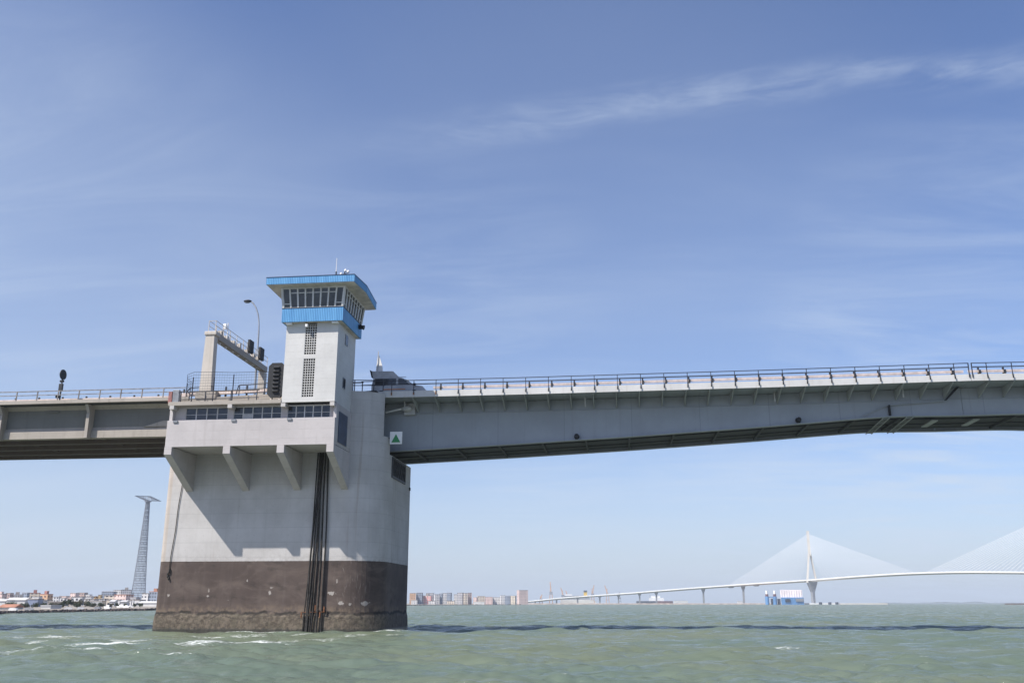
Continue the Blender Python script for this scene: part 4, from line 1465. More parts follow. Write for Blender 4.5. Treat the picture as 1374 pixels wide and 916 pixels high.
# ground behind the sea wall: one sheet following the shore line
cols = list(range(-700, 700, 20))
lm_ = MB()
vs2 = []
for px in cols:
    d0 = shore_dist(px) + 3
    dists = [d0, d0 * 1.15, d0 * 1.6, 2600 if d0 * 1.6 < 2400 else d0 * 1.9, 5200]
    for j, d in enumerate(dists):
        g_ = ground(px, d)
        vs2.append((g_.x, g_.y, (0.55, 0.75, 1.0, 1.8, 2.2)[j]))
fs2 = []
for i in range(len(cols) - 1):
    for j in range(4):
        fs2.append((i * 5 + j, i * 5 + j + 1, (i + 1) * 5 + j + 1, (i + 1) * 5 + j))
lm_.add(vs2, fs2)
lo = lm_.build('land', M['land'])
tag(lo, kind='structure')

# sea wall of rough stone in front of the land
sw = MB()
cols2 = list(np.arange(-700, 700, 1.5))
vs2, fs2 = [], []
for px in cols2:
    d0 = shore_dist(px)
    w_ = d0 / 240.0
    for j, (o_, z) in enumerate(((-0.8, -0.5), (0.0, 0.15), (0.8, 0.42), (1.6, 0.68), (3.2, 0.72), (4.0, 0.3))):
        g_ = ground(px, d0 + o_ + random.uniform(-0.35, 0.35) * w_)
        zz = z + (random.uniform(-0.13, 0.13) * min(2.0, w_) if 0 < j < 5 else 0)
        vs2.append((g_.x, g_.y, zz))
for i in range(len(cols2) - 1):
    for j in range(5):
        fs2.append((i * 6 + j, (i + 1) * 6 + j, (i + 1) * 6 + j + 1, i * 6 + j + 1))
sw.add(vs2, fs2)
swo = sw.build('sea_wall', M['bank'])
tag(swo, 'low dark stone sea wall along the waterline of the far left shore', 'sea wall')

low = MB()
vs2, fs2 = [], []
cols3 = list(range(680, 1200, 10))
for px in cols3:
    d0 = 2580
    for j, (o_, z) in enumerate(((0, -0.5), (6, 1.6), (14, 2.6), (140, 2.8))):
        g_ = ground(px, d0 + o_)
        vs2.append((g_.x, g_.y, z + (random.uniform(-0.5, 0.7) if 0 < j < 3 else 0)))
for i in range(len(cols3) - 1):
    for j in range(3):
        fs2.append((i * 4 + j, (i + 1) * 4 + j, (i + 1) * 4 + j + 1, i * 4 + j + 1))
low.add(vs2, fs2)
tag(low.build('breakwater', M['pale_bank']), 'long pale breakwater low on the water under the cable bridge', 'breakwater')
lw2 = MB()
vs2, fs2 = [], []
for k, px in enumerate(range(1348, 1500, 6)):
    d0 = 1900
    for j, (o_, z) in enumerate(((0, -0.5), (5, 1.3), (12, 2.6), (60, 2.6))):
        g_ = ground(px, d0 + o_)
        vs2.append((g_.x, g_.y, z + (random.uniform(-0.6, 0.6) if 0 < j < 3 else 0)))
nk = len(range(1348, 1500, 6))
for i in range(nk - 1):
    for j in range(3):
        fs2.append((i * 4 + j, (i + 1) * 4 + j, (i + 1) * 4 + j + 1, i * 4 + j + 1))
lw2.add(vs2, fs2)
tag(lw2.build('breakwater', M['bank']), 'short brown breakwater at the far right edge of the water', 'breakwater')

# hills on the horizon at the right
hl = MB()
vs2, fs2 = [], []
hc = list(range(1180, 1480, 4))
for px in hc:
    d = 9000
    a = ground(px, d)
    b2 = ground(px, d + 900)
    h = 9 + 13 * (0.5 + 0.5 * math.sin(px * 0.045)) * (0.6 + 0.4 * math.sin(px * 0.13 + 1))
    vs2 += [(a.x, a.y, -1), ((a.x + b2.x) / 2, (a.y + b2.y) / 2, h + random.uniform(-2, 2)), (b2.x, b2.y, -1)]
for i in range(len(hc) - 1):
    for j in range(2):
        fs2.append((i * 3 + j, (i + 1) * 3 + j, (i + 1) * 3 + j + 1, i * 3 + j + 1))
hl.add(vs2, fs2)
tag(hl.build('hills', M['hill']), kind='structure')


def building(name, px0, px1, ytop, dist, mat, label, roofmat=None, cap=None, depth=None, rot=None, group='buildings on the far shore', kind='flat'):
    wd = max(3.0, (px1 - px0) / 1297.4 * dist)
    h = hgt(ytop, dist) - 0.4
    c = ground((px0 + px1) / 2, dist + 5)
    rz = YAW + (rot if rot is not None else random.uniform(-0.35, 0.35))
    dp_ = depth or max(8.0, min(wd * 0.8, 26.0))
    # the turned block should still span its columns
    sc_ = wd / (wd * abs(math.cos(rz - YAW)) + dp_ * abs(math.sin(rz - YAW)))
    w2, d2 = wd * sc_ / 2, dp_ * sc_ / 2
    t = thing(name, (c.x, c.y, 0.4), label, 'building', group, rz)
    MB().box(-w2, w2, -d2, d2, 0, h).build('wall', mat, t, True)
    rm = roofmat or M['roof_grey']
    if kind == 'flat':
        r_ = MB().box(-w2 - 0.15, w2 + 0.15, -d2 - 0.15, d2 + 0.15, h + 0.005, h + 0.5).build('roof', rm, t, True)
        if cap:
            MB().box(-w2 * 0.35, w2 * 0.30, -d2 * 0.4, d2 * 0.4, h + 0.505, h + 0.5 + cap).build('stair_house', rm if cap > 2.5 else mat, r_, True)
    else:
        r_ = MB().prism([(-d2 - 0.4, h + 0.005), (d2 + 0.4, h + 0.005), (0, h + kind)], 'x', -w2 - 0.4, w2 + 0.4).build('roof', rm, t, True)
    return t


B = building
# back rows
B('apartment_block', -6, 7, 796.5, 1000, F['pink'], 'pale pink block at the left edge of the far shore', cap=2)
B('apartment_block', 8, 15, 795.5, 1150, F['brown'], 'brown block next to the pale pink one at the left edge')
B('apartment_block', 14, 30, 797.5, 1250, F['grey'], 'long low grey block with a white roof hut left of the beige tower', cap=3)
B('apartment_block', 29, 38, 795.0, 1300, F['slate'], 'slate grey block just left of the beige tower block')
B('apartment_tower', 38.5, 52.5, 795.5, 900, F['beige'], 'beige tower block with a red roof hut left of the orange tower', M['roof_red'], cap=2.6)
B('apartment_tower', 54, 68, 797, 860, F['orange'], 'orange tower block with a red roof hut on the left shore', M['roof_red'], cap=2.6)
B('apartment_block', 68, 80, 800.5, 1100, F['white'], 'low white block directly right of the orange tower')
B('apartment_block', 80, 91, 799.5, 1150, F['pink'], 'low pink block right of the white one beside the orange tower')
B('apartment_block', 93.5, 104, 795.5, 1250, F['pink'], 'pink and white high block above the dark trees')
B('apartment_block', 104, 115, 795, 1300, F['brown'], 'brown purple high block above the dark trees')
B('apartment_block', 115, 121, 797.5, 1300, F['white'], 'narrow white block right of the brown purple one')
B('apartment_block', 97, 112, 801, 700, F['white'], 'low white terrace behind the dark trees')
B('apartment_block', 112, 124, 800.5, 760, F['white'], 'second low white terrace behind the olive trees')
B('apartment_block', 122, 130, 800, 900, F['yellow'], 'yellow block left of its taller twin on the left shore')
B('apartment_block', 130, 137, 798, 900, F['yellow'], 'taller yellow block on the left shore')
B('office_block', 137, 153, 793.5, 1350, F['slate'], 'blue grey office block left of the lattice mast')
B('office_block', 152, 162, 791.5, 1400, F['white'], 'white topped block behind the blue grey office')
B('office_block', 161, 175, 791, 1400, F['grey'], 'grey block directly left of the lattice mast', cap=3)
B('apartment_block', 140, 154, 799, 800, F['beige'], 'beige block with long rows of windows in front of the blue grey office')
B('apartment_block', 154, 177, 798, 800, F['pink'], 'long pink block in front of the lattice mast foot', M['terracotta'])
B('apartment_block', 176, 186, 801.5, 780, F['grey'], 'small grey block at the foot of the lattice mast')
B('apartment_block', 191.5, 200, 796, 900, F['white'], 'white block between the lattice mast and the pier')
B('apartment_block', 200, 216, 793.5, 900, F['slate'], 'slate block half hidden behind the pier edge', M['terracotta'], cap=2.6)
# front rows: sheds and houses
B('warehouse', -12, 12, 806, 480, F['shed'], 'long white shed at the left edge of the shore', rot=0.05, kind=1.0, roofmat=F['shed'])
B('warehouse', 13, 38, 804.5, 480, F['shed'], 'long white shed left of the blue grey building', rot=0.05, kind=1.2, roofmat=F['shed'])
B('warehouse', 39.5, 55, 804, 440, F['bluegrey'], 'square blue grey building near the waterline on the left', rot=0.12)
B('cottage', 5, 27, 814.3, 290, F['shed'], 'low white cottage with a terracotta roof by the sea wall', M['terracotta'], rot=0.1, kind=0.9)
B('boat_shed', 63, 76, 813.2, 330, F['shed'], 'low pale boat shed among the bushes by the sea wall', M['light_grey'], rot=0.0)
B('warehouse', 68, 88, 807.5, 560, M['roof_grey'], 'grey flat shed behind the dark bushes', rot=0.0)
for px0, px1, yt, d_, lb, kd in ((149, 156, 806.5, 540, 'white gabled hut left of two more before the long pink block', 0.9), (156.5, 163, 804.8, 580, 'taller white hut between two gabled huts before the long pink block', 'flat'),
                                 (163.5, 172, 806.8, 520, 'white gabled hut right of two more before the long pink block', 0.8), (172.5, 178, 805.5, 600, 'pale narrow hut at the left of the mast foot', 'flat'),
                                 (44, 54, 800.5, 700, 'pale house behind the square blue grey building', 'flat'), (81, 88, 802, 820, 'pale house left above the dark trees', 'flat'), (128, 136, 803.5, 720, 'pale house below the taller yellow block', 'flat')):
    B('hut', px0, px1, yt, d_, F['white'] if kd == 'flat' else F['shed'], lb, rot=0.1, kind=kd, roofmat=M['roof_grey'] if kd == 'flat' else F['shed'])
B('warehouse', 190, 214, 808.5, 520, F['shed'], 'white shed running behind the pier edge', rot=0.0, kind=1.0, roofmat=F['shed'])
for px0, px1, yt, d_, ft, lb in ((86, 92, 803.5, 800, 'white', 'small white house left above the tallest dark tree'), (91, 97, 801.5, 850, 'pink', 'small pink house above the tallest dark tree'),
                                 (116, 121, 804, 650, 'white', 'small white house above the right end of the olive clump'), (124, 129, 804.5, 620, 'white', 'small white house below the left yellow block'),
                                 (137, 142, 803.5, 640, 'white', 'small white house below the right edge of the taller yellow block'), (143, 148, 804.5, 600, 'beige', 'small beige house before the beige block with long window rows'),
                                 (177, 183, 804.5, 600, 'white', 'small white house at the left of the mast foot'), (184, 190, 805, 580, 'white', 'small white house at the right of the mast foot'),
                                 (55, 61, 806, 600, 'white', 'small white house right of the blue grey building'), (61, 67, 805, 640, 'beige', 'small beige house below the orange tower'),
                                 (1, 6, 801.5, 800, 'white', 'small white house above the white shed at the left edge'), (20, 27, 801, 850, 'white', 'small white house above the second long white shed')):
    B('low_house', px0, px1, yt, d_, F[ft], lb)
B('warehouse', 122, 140, 806.5, 600, M['light_grey'], 'grey shed right of the olive trees', rot=0.0)

# middle city
B('apartment_tower', 549, 558, 795.5, 1800, F['orange'], 'orange tower block right of the pier on the middle shore')
B('apartment_tower', 558.5, 567, 795, 1810, F['slate'], 'slate tower next to the orange one right of the pier')
B('apartment_block', 567, 580, 799, 1820, F['redpink'], 'red and white block in the middle city', cap=3)
B('apartment_block', 572, 582, 795.5, 1900, F['grey'], 'grey block behind the red and white one')
B('apartment_block', 582, 590, 797, 1850, F['white'], 'white block right of the red and white one')
B('apartment_tower', 589.5, 594, 796, 1860, F['slate'], 'thin slate tower in the middle city')
B('apartment_tower', 594, 600, 795.5, 1880, F['white'], 'white tower between two slate towers')
B('apartment_tower', 599.5, 606, 795, 1850, F['slate'], 'broad slate tower in the middle city')
B('apartment_tower', 609, 614, 797, 1870, F['white'], 'white low tower leaning on a dark one')
B('apartment_tower', 613.5, 622, 795, 1850, F['grey'], 'dark grey tower left of the beige tower in the middle city')
B('apartment_tower', 622, 627.5, 795.5, 1840, F['beige'], 'beige tower in the middle city')
B('apartment_tower', 627.5, 633, 795, 1850, F['brown'], 'brown tower right of the beige one in the middle city')
B('apartment_block', 635, 641, 801, 1900, F['pink'], 'small pink block in the middle city')
B('apartment_block', 640, 651, 799.5, 1950, F['beige'], 'low beige block right of the small pink one')
B('apartment_block', 651, 661, 800.5, 1950, F['pink'], 'pink block with white bands in the middle city')
B('apartment_block', 660, 672, 801, 1960, F['white'], 'white block left of the half white half slate block')
B('apartment_block', 671, 678, 798.5, 1930, F['white'], 'white end of the block by the bridge ramp')
B('apartment_block', 677.5, 685, 799, 1930, F['slate'], 'slate end of the block by the bridge ramp')
B('apartment_block', 684, 693, 799, 2000, F['beige'], 'pale block left of the big pink tower')
B('apartment_tower', 693.5, 708.5, 791.5, 2050, F['pink'], 'tall broad pink tower above the bridge ramp')
for px0, px1, yt, ft, lb in ((552, 560, 805, 'white', 'low white house below the orange tower of the middle shore'), (575, 584, 806, 'white', 'low white house below the red and white block'),
                             (600, 610, 806, 'beige', 'low beige house between slate and white towers'), (636, 650, 807, 'shed', 'low pale shed on the waterline of the middle city'),
                             (905, 922, 805.5, 'shed', 'pale port shed right of the dark cargo ship'), (990, 997, 806, 'white', 'small white house by the far viaduct pier'), (765, 800, 806, 'shed', 'long pale port shed under the far viaduct')):
    B('low_house', px0, px1, yt, 1700 if px0 < 700 else (3300 if px0 > 850 else 3800), F[ft], lb, rot=0.0)

# trees on the left shore


def tree(px, d, h, w_, mat, label, n=900):
    c = ground(px, d, 0.6)
    t = thing('tree', tuple(c), label, 'tree', 'trees on the left shore')
    tk = MB()
    tk.cyl(c, c + Vector((0.15, 0, h * 0.55)), 0.035 * h, 0.018 * h, 7)
    for k in range(4):
        a = k * 1.7
        tk.cyl(c + Vector((0.1, 0, h * 0.35)), c + Vector((math.cos(a) * w_ * 0.3, math.sin(a) * w_ * 0.3, h * 0.68)), 0.014 * h, 0.007 * h, 5)
    tk.build('trunk', M['bark'], t)
    lobes = [(Vector((random.uniform(-.32, .32) * w_, random.uniform(-.32, .32) * w_, h * random.uniform(0.42, 0.85))), random.uniform(0.16, 0.30) * w_) for _ in range(9)]
    cm2 = MB()
    for _ in range(n):
        o_, r_ = random.choice(lobes)
        v = Vector((random.gauss(0, 1), random.gauss(0, 1), random.gauss(0, 0.75)))
        v = v.normalized() * r_ * random.uniform(0.55, 1.08)
        p = c + o_ + v
        s = random.uniform(0.03, 0.075) * (w_ + h) * 0.5
        a = Vector((random.gauss(0, 1), random.gauss(0, 1), random.gauss(0, 1))).normalized()
        b2 = a.cross(Vector((0.3, 0.7, 0.2))).normalized()
        cm2.add([p - a * s, p - b2 * s * 0.8, p + a * s, p + b2 * s * 0.8], [(0, 1, 2, 3)])
    me_o = cm2.build('crown', mat, t)
    return t


for px, d, yt, wpx, mt, lb in ((86, 420, 805, 8, 'leaf_a', 'dark bushy tree left of the tallest dark one'), (92, 440, 802.5, 11, 'leaf_a', 'tallest dark tree on the left shore'),
                               (100, 450, 806, 9, 'leaf_b', 'olive tree right beside the tallest dark tree'), (107, 450, 805.5, 11, 'leaf_b', 'olive tree in the middle of the olive clump'),
                               (115, 450, 806, 9, 'leaf_b', 'olive tree at the right of the olive clump'), (120, 430, 806.5, 8, 'leaf_a', 'dark tree at the right end of the olive clump'),
                               (126, 420, 811, 9, 'leaf_a', 'low dark bush below the yellow blocks'), (135, 420, 809.5, 8, 'leaf_a', 'dark bush right of the yellow blocks'),
                               (157, 420, 811, 6, 'leaf_a', 'small dark bush among the pale hulls'), (181, 430, 809, 5, 'leaf_a', 'small round tree at the mast foot'),
                               (59, 380, 811, 8, 'leaf_a', 'dark bush right of the blue grey building'), (35, 330, 813.5, 9, 'leaf_a', 'dark bush left of the blue grey building'),
                               (68, 350, 813.0, 7, 'leaf_a', 'dark bush left of the pale boat shed'), (82, 340, 812.5, 8, 'leaf_a', 'low dark bush right of the pale boat shed'), (104, 330, 813.5, 7, 'leaf_a', 'low dark bush by the sea wall below the olive clump'),
                               (150, 380, 812.0, 6, 'leaf_b', 'olive bush between two pale hulls'), (168, 400, 810.5, 6, 'leaf_a', 'dark bush beside the pale shed'), (189, 420, 810.0, 6, 'leaf_a', 'dark bush right of the mast foot'), (15, 400, 811.5, 14, 'leaf_a', 'low dark hedge tree behind the terracotta cottage'), (73, 430, 809.5, 9, 'leaf_b', 'olive bush behind the boat shed'),
                               (48, 400, 814.5, 10, 'leaf_a', 'low dark bush in front of the blue grey building'), (28, 340, 812, 6, 'leaf_b', 'olive bush right of the terracotta cottage')):
    tree(px, d, max(2.0, hgt(yt, d) - 0.6), wpx / 1297.4 * d * 1.1, M[mt], lb)

# small hulls standing in for parked vehicles, then boats laid up ashore


def vehicle_stand_in(px, d, mat, label):
    c = ground(px, d, 0.72)
    t = thing('vehicle_stand_in', tuple(c), label, 'vehicle_stand_in', 'vehicle stand-ins on the shore', YAW + random.uniform(-0.4, 0.4))
    MB().prism([(-1.0, 0.0), (1.0, 0.0), (1.15, 0.25), (0.7, 0.62), (-0.7, 0.70), (-1.05, 0.35)], 'y', -0.5, 0.5).build('hull', mat, t, True)
    MB().box(-0.9, 0.95, -0.06, 0.06, 0.705, 0.76).build('keel', M['hull'], t, True)


vehicle_stand_in(92.5, 300, M['white_paint'], 'small white hull standing in for a parked vehicle on the sea wall under the tallest dark tree')
vehicle_stand_in(109, 310, M['white_paint'], 'small white hull standing in for a parked vehicle on the sea wall under the olive trees')
vehicle_stand_in(132, 322, M['mid_grey'], 'small grey hull standing in for a parked vehicle on the sea wall below the yellow blocks')
vehicle_stand_in(145, 330, M['white_paint'], 'small white hull standing in for a parked vehicle on the sea wall left of the pale hulls')
vehicle_stand_in(40, 262, M['light_grey'], 'small pale grey hull standing in for a parked vehicle below the blue grey building')
vehicle_stand_in(19, 250, M['white_paint'], 'small white hull standing in for a parked vehicle below the terracotta cottage')
for px, d, L, lb in ((146, 400, 3.6, 'white boat hull laid up left of the pale shed'), (164, 390, 4.2, 'white boat hull laid up before the pale shed'), (171, 385, 3.4, 'white boat hull laid up right before the mast foot'), (176, 400, 3.0, 'small white boat hull laid up at the mast foot')):
    c = ground(px, d, 0.75)
    t = thing('laid_up_boat', tuple(c), lb, 'boat', 'boats laid up ashore', YAW + random.uniform(-0.3, 0.3))
    q = L / 9
    MB().prism([(-L / 2, 1.0 * q), (-L / 2 + 0.6 * q, 0.4 * q), (L * 0.3, 0.4 * q), (L / 2, 1.7 * q), (-L / 2, 1.5 * q)], 'y', -1.3 * q, 1.3 * q).build('hull', M['far_white'], t, True)
    MB().prism([(-L * 0.25, 1.62 * q), (L * 0.18, 1.62 * q), (L * 0.05, 2.7 * q), (-L * 0.2, 2.8 * q)], 'y', -0.9 * q, 0.9 * q).build('cabin', M['far_white'], t, True)
    MB().box(-L * 0.2, L * 0.2, -0.3 * q, 0.3 * q, 0.0, 0.40 * q).build('cradle', M['black'], t, True)

# ------------------------------------------------------------------ lattice mast on the left shore
pb = ground(184.2, 1420, 0)
py_ = thing('lattice_mast', (pb.x, pb.y, 0), 'tall tapering steel lattice power mast with a flat crossarm on the left shore', 'power pylon')


def pr_at(z):
    return float(np.interp(z, [0, 30, 75, 120, 150], [11.0, 8.9, 6.4, 4.2, 3.0]))


tilt = 0.0
nl_ = 16
for i in range(nl_):
    a = 2 * math.pi * i / nl_
    zs = [0, 30, 75, 120, 150]
    MB().tube([(pb.x + math.cos(a) * pr_at(z), pb.y + math.sin(a) * pr_at(z), z) for z in zs], 0.27, 4).build('leg', M['pylon'], py_)
z = 3.0
nn_ = 0
while z < 151 and nn_ < 44:
    rm = MB()
    r_ = pr_at(z)
    pts = [(pb.x + math.cos(2 * math.pi * k / 24) * r_, pb.y + math.sin(2 * math.pi * k / 24) * r_, z) for k in range(25)]
    for p, q in zip(pts[:-1], pts[1:]):
        rm.bar(p, q, 0.35, 0.55)
    rm.build('ring', M['pylon'], py_)
    z += 3.5
    nn_ += 1
dg = MB()
for i in range(8):
    for s_ in (1, -1):
        zs = np.linspace(0, 150, 20)
        dg.tube([(pb.x + math.cos(2 * math.pi * i / 8 + s_ * z * 0.03) * pr_at(z), pb.y + math.sin(2 * math.pi * i / 8 + s_ * z * 0.03) * pr_at(z), z) for z in zs], 0.16, 3)
tag(dg.build('bracing', M['pylon'], py_), kind='stuff')
MB().cyl((pb.x, pb.y, 150), (pb.x, pb.y, 151.2), 5.0, 5.0, 20).build('platform', M['pylon'], py_)
arm_v = ground(217, 1420 + 38) - ground(181, 1420 - 38)
arm_v.z = 0
ah = arm_v * 0.5
side_v = Vector((-arm_v.y, arm_v.x, 0)).normalized() * 3.2
cpt = Vector((pb.x, pb.y, 155.0))
am = MB()
tipL, tipR = cpt - ah, cpt + ah
for sgn in (1, -1):
    for zz in (-3.4, 3.4):
        am.bar(cpt + side_v * sgn + Vector((0, 0, zz)), tipL, 0.55)
        am.bar(cpt + side_v * sgn + Vector((0, 0, zz)), tipR, 0.55)
for k in range(1, 9):
    u = k / 9
    for tip in (tipL, tipR):
        q = [(cpt + side_v * sg + Vector((0, 0, zz))).lerp(tip, u) for sg, zz in ((1, -3.4), (1, 3.4), (-1, 3.4), (-1, -3.4))]
        for a, b2 in zip(q, q[1:] + q[:1]):
            am.bar(a, b2, 0.35)
        q2 = [(cpt + side_v * sg + Vector((0, 0, zz))).lerp(tip, u - 1 / 9) for sg, zz in ((1, -3.4), (1, 3.4), (-1, 3.4), (-1, -3.4))]
        for j in range(4):
            am.bar(q2[j], q[(j + 1) % 4], 0.32)
am.build('crossarm', M['pylon'], py_)

# ------------------------------------------------------------------ cable-stayed bridge
cs = thing('cable_stayed_bridge', tuple(ground(1092, 2500)), 'long pale cable stayed bridge with a tall slim tower across the bay at the right', 'bridge')


def bridge_pt(k, z=0.0, side=0.0):
    """k = 0 at the first tower, -2 at the second; side metres off the axis"""
    X, Y = 780 - 160 * k, 2500 + 294 * k
    nx, ny = 294 / 334.7, 160 / 334.7
    X += nx * side
    Y += ny * side
    return Vector((CAM.x + X * cyaw - Y * syaw, CAM.y + X * syaw + Y * cyaw, z))


kz = [(4.85, 4.0), (4.31, 10.9), (3.66, 21.5), (3.09, 27.5), (2.32, 35.0), (1.99, 39.5), (1.30, 47.5), (0.78, 52.8), (0.59, 55.0), (0.0, 59.8), (-0.42, 65.0), (-0.76, 68.0), (-1.0, 69.0), (-1.34, 68.4), (-2.0, 61.0), (-3.2, 46.0)]
kk = np.array([p[0] for p in kz])[::-1]
zz_ = np.array([p[1] for p in kz])[::-1]
ks = np.linspace(-3.2, 4.85, 120)
zk = np.interp(ks, kk, zz_)
ker = np.hanning(9)
ker /= ker.sum()
zk = np.convolve(np.pad(zk, 4, 'edge'), ker, 'valid')


def dkz(k):
    return float(np.interp(k, ks, zk))


dm = MB()
vs2, fs2 = [], []
for k, z in zip(ks, zk):
    for s_, dz_ in ((-16, 0.6), (16, 0.6), (16, -0.8), (8, -3.4), (-8, -3.4), (-16, -0.8)):
        vs2.append(tuple(bridge_pt(k, z + dz_, s_)))
for i in range(len(ks) - 1):
    for j in range(6):
        fs2.append((i * 6 + j, i * 6 + (j + 1) % 6, (i + 1) * 6 + (j + 1) % 6, (i + 1) * 6 + j))
dm.add(vs2, fs2)
dm.build('deck', M['far_concrete'], cs)
pm2 = MB()
vs2, fs2 = [], []
for k, z in zip(ks, zk):
    for s_, dz_ in ((-16.6, 1.9), (-16.1, 1.9), (-16.1, -0.9), (-16.6, -0.9)):
        vs2.append(tuple(bridge_pt(k, z + dz_, s_)))
for i in range(len(ks) - 1):
    for j in range(4):
        fs2.append((i * 4 + j, i * 4 + (j + 1) % 4, (i + 1) * 4 + (j + 1) % 4, (i + 1) * 4 + j))
pm2.add(vs2, fs2)
pm2.build('parapet', M['far_white'], cs)
for k0 in (0.0, -2.0):
    tm = MB()
    zd = dkz(k0)
    topz = 186.0

    def leg(sg, z0, s0, z1, s1, w0, w1):
        tm.bar(bridge_pt(k0, z0, sg * s0), bridge_pt(k0, z1, sg * s1), (w0 + w1) / 2, (w0 + w1) / 2)
    for sg in (1, -1):
        leg(sg, zd - 6, 16.5, 128, 2.6, 4.6, 4.2)
    tm.bar(bridge_pt(k0, 122), bridge_pt(k0, topz), 6.0, 6.0)
    fm2 = MB()
    pts = [(-3.6, -2), (3.6, -2), (4.0, 30), (14.5, zd - 9), (15.5, zd - 3.8), (-15.5, zd - 3.8), (-14.5, zd - 9), (-4.0, 30)]
    vsf = [bridge_pt(k0 + dk_, z, sd) for dk_ in (-0.011, 0.011) for sd, z in pts]
    fm2.add(vsf, [tuple(range(8))[::-1], tuple(range(8, 16))] + [(q, (q + 1) % 8, 8 + (q + 1) % 8, 8 + q) for q in range(8)])
    fm2.build('tower_foot', M['far_grey'], cs)
    tm.build('tower', M['far_concrete'], cs)
for k0 in (0.0, -2.0):
    for sgn in (1, -1):
        for i in range(24):
            u = (i + 1) / 24
            k1 = k0 + sgn * (0.10 + 0.86 * u)
            zt = 132 + 46 * u
            MB().cyl(bridge_pt(k0, zt), bridge_pt(k1, dkz(k1) + 0.5), 0.34, n=3, cap=False).build('stay_cable', M['cable'], cs)
for k in (4.31, 3.83, 3.39, 2.96, 2.62, 2.26, 1.99, 1.30, 0.78):
    vm = MB()
    zd = dkz(k)
    vm.bar(bridge_pt(k, -2), bridge_pt(k, zd * 0.75), 5.0, 7.5)
    a = bridge_pt(k, zd * 0.75)
    vm.cyl(a, bridge_pt(k, zd - 3.3), 3.6, 7.0, 10)
    vm.build('viaduct_pier', M['far_grey'], cs)
for k in (0.62, 0.93):
    MB().sphere(bridge_pt(k, dkz(k) - 4), 9, 9, 2.4, 12, 6).build('work_platform', M['far_grey'], cs)
isl = MB()
c0 = ground(1110, 2440)
isl.prism([tuple((ground(p, d)).xy) for p, d in ((1086, 2390), (1126, 2390), (1126, 2470), (1086, 2520))], 'z', -1, 3.0)
tag(isl.build('fender_island', M['far_white']), 'pale low island around the foot of the cable bridge tower', 'island')
jt = MB()
jt.prism([tuple((ground(p, d)).xy) for p, d in ((1127, 2340), (1193, 2340), (1193, 2360), (1127, 2360))], 'z', -1, 3.0)
tag(jt.build('jetty', M['far_concrete']), 'thin pale jetty stretching right from the tower foot', 'jetty')
for px, lb in ((1101, 'dark fender block left of the other two by the tower foot'), (1113.5, 'dark fender block in the middle by the tower foot'), (1123, 'dark fender block right of the other two by the tower foot')):
    c = ground(px, 2378)
    tag(MB().cyl((c.x, c.y, -1), (c.x, c.y, 5.4), 4.0, 3.8, 10).build('fender_block', M['hull']), lb, 'fender', 'fender blocks at the tower foot')

# ------------------------------------------------------------------ blue offshore platform
op = thing('offshore_platform', tuple(ground(1053, 2000)), 'blue offshore platform with columns and a white sheeted hall near the cable bridge', 'offshore platform')


def gp(px, d, z):
    g_ = ground(px, d)
    return Vector((g_.x, g_.y, z))


for px in (1029.7, 1040.2):
    MB().cyl(gp(px, 2000, -2), gp(px, 2000, hgt(799.7, 2000)), 4.0, 4.0, 14).build('column', M['rig_blue'], op)
    MB().cyl(gp(px, 2000, hgt(799.7, 2000)), gp(px, 2000, hgt(796.5, 2000)), 3.2, 3.0, 12).build('column_neck', M['brick_far'] if 'brick_far' in M else M['hull_red'], op)
    MB().cyl(gp(px, 2000, hgt(796.5, 2000)), gp(px, 2000, hgt(791.8, 2000)), 2.4, 2.2, 12).build('column_top', M['far_white'], op)
MB().bar(gp(1029.7, 2000, hgt(800.5, 2000)), gp(1040.2, 2000, hgt(800.5, 2000)), 2.0, 2.0).build('link_beam', M['rig_blue'], op)
MB().bar(gp(1036.5, 2003, 0), gp(1036.5, 2003, hgt(802.5, 2000)), 5.0, 5.0).build('tank', M['hull'], op)
MB().bar(gp(1045.5, 2003, 0), gp(1045.5, 2003, hgt(802.8, 2000)), 5.5, 5.5).build('tank', M['hull'], op)


def rbox(px0, px1, d0, d1, z0, z1):
    return MB().prism([tuple(ground(px0, d0).xy), tuple(ground(px1, d0).xy), tuple(ground(px1, d1).xy), tuple(ground(px0, d1).xy)], 'z', z0, z1)


ba = rbox(1048.5, 1079, 1990, 2040, -1, hgt(801, 1990)).build('hull', M['rig_blue'], op)
rbox(1054, 1060.5, 1988, 1989.8, hgt(807, 1990), hgt(803, 1990)).build('hull_opening', M['hull'], ba)
rbox(1068, 1078.5, 1988, 1989.8, hgt(806.5, 1990), hgt(802.5, 1990)).build('hull_opening', M['far_grey'], ba)
wh_ = rbox(1048, 1077.6, 1994, 2036, hgt(801, 1990) + 0.02, hgt(790.8, 1990)).build('sheeted_hall', M['hall_sheet'], op)
for k in range(9):
    px = 1049.5 + k * 3.3
    rbox(px, px + 0.35, 1992.8, 1993.8, hgt(801, 1990) + 0.1, hgt(791.2, 1990)).build('hall_rib', M['hall_sheet'], wh_)

# ------------------------------------------------------------------ harbour: cranes and ships


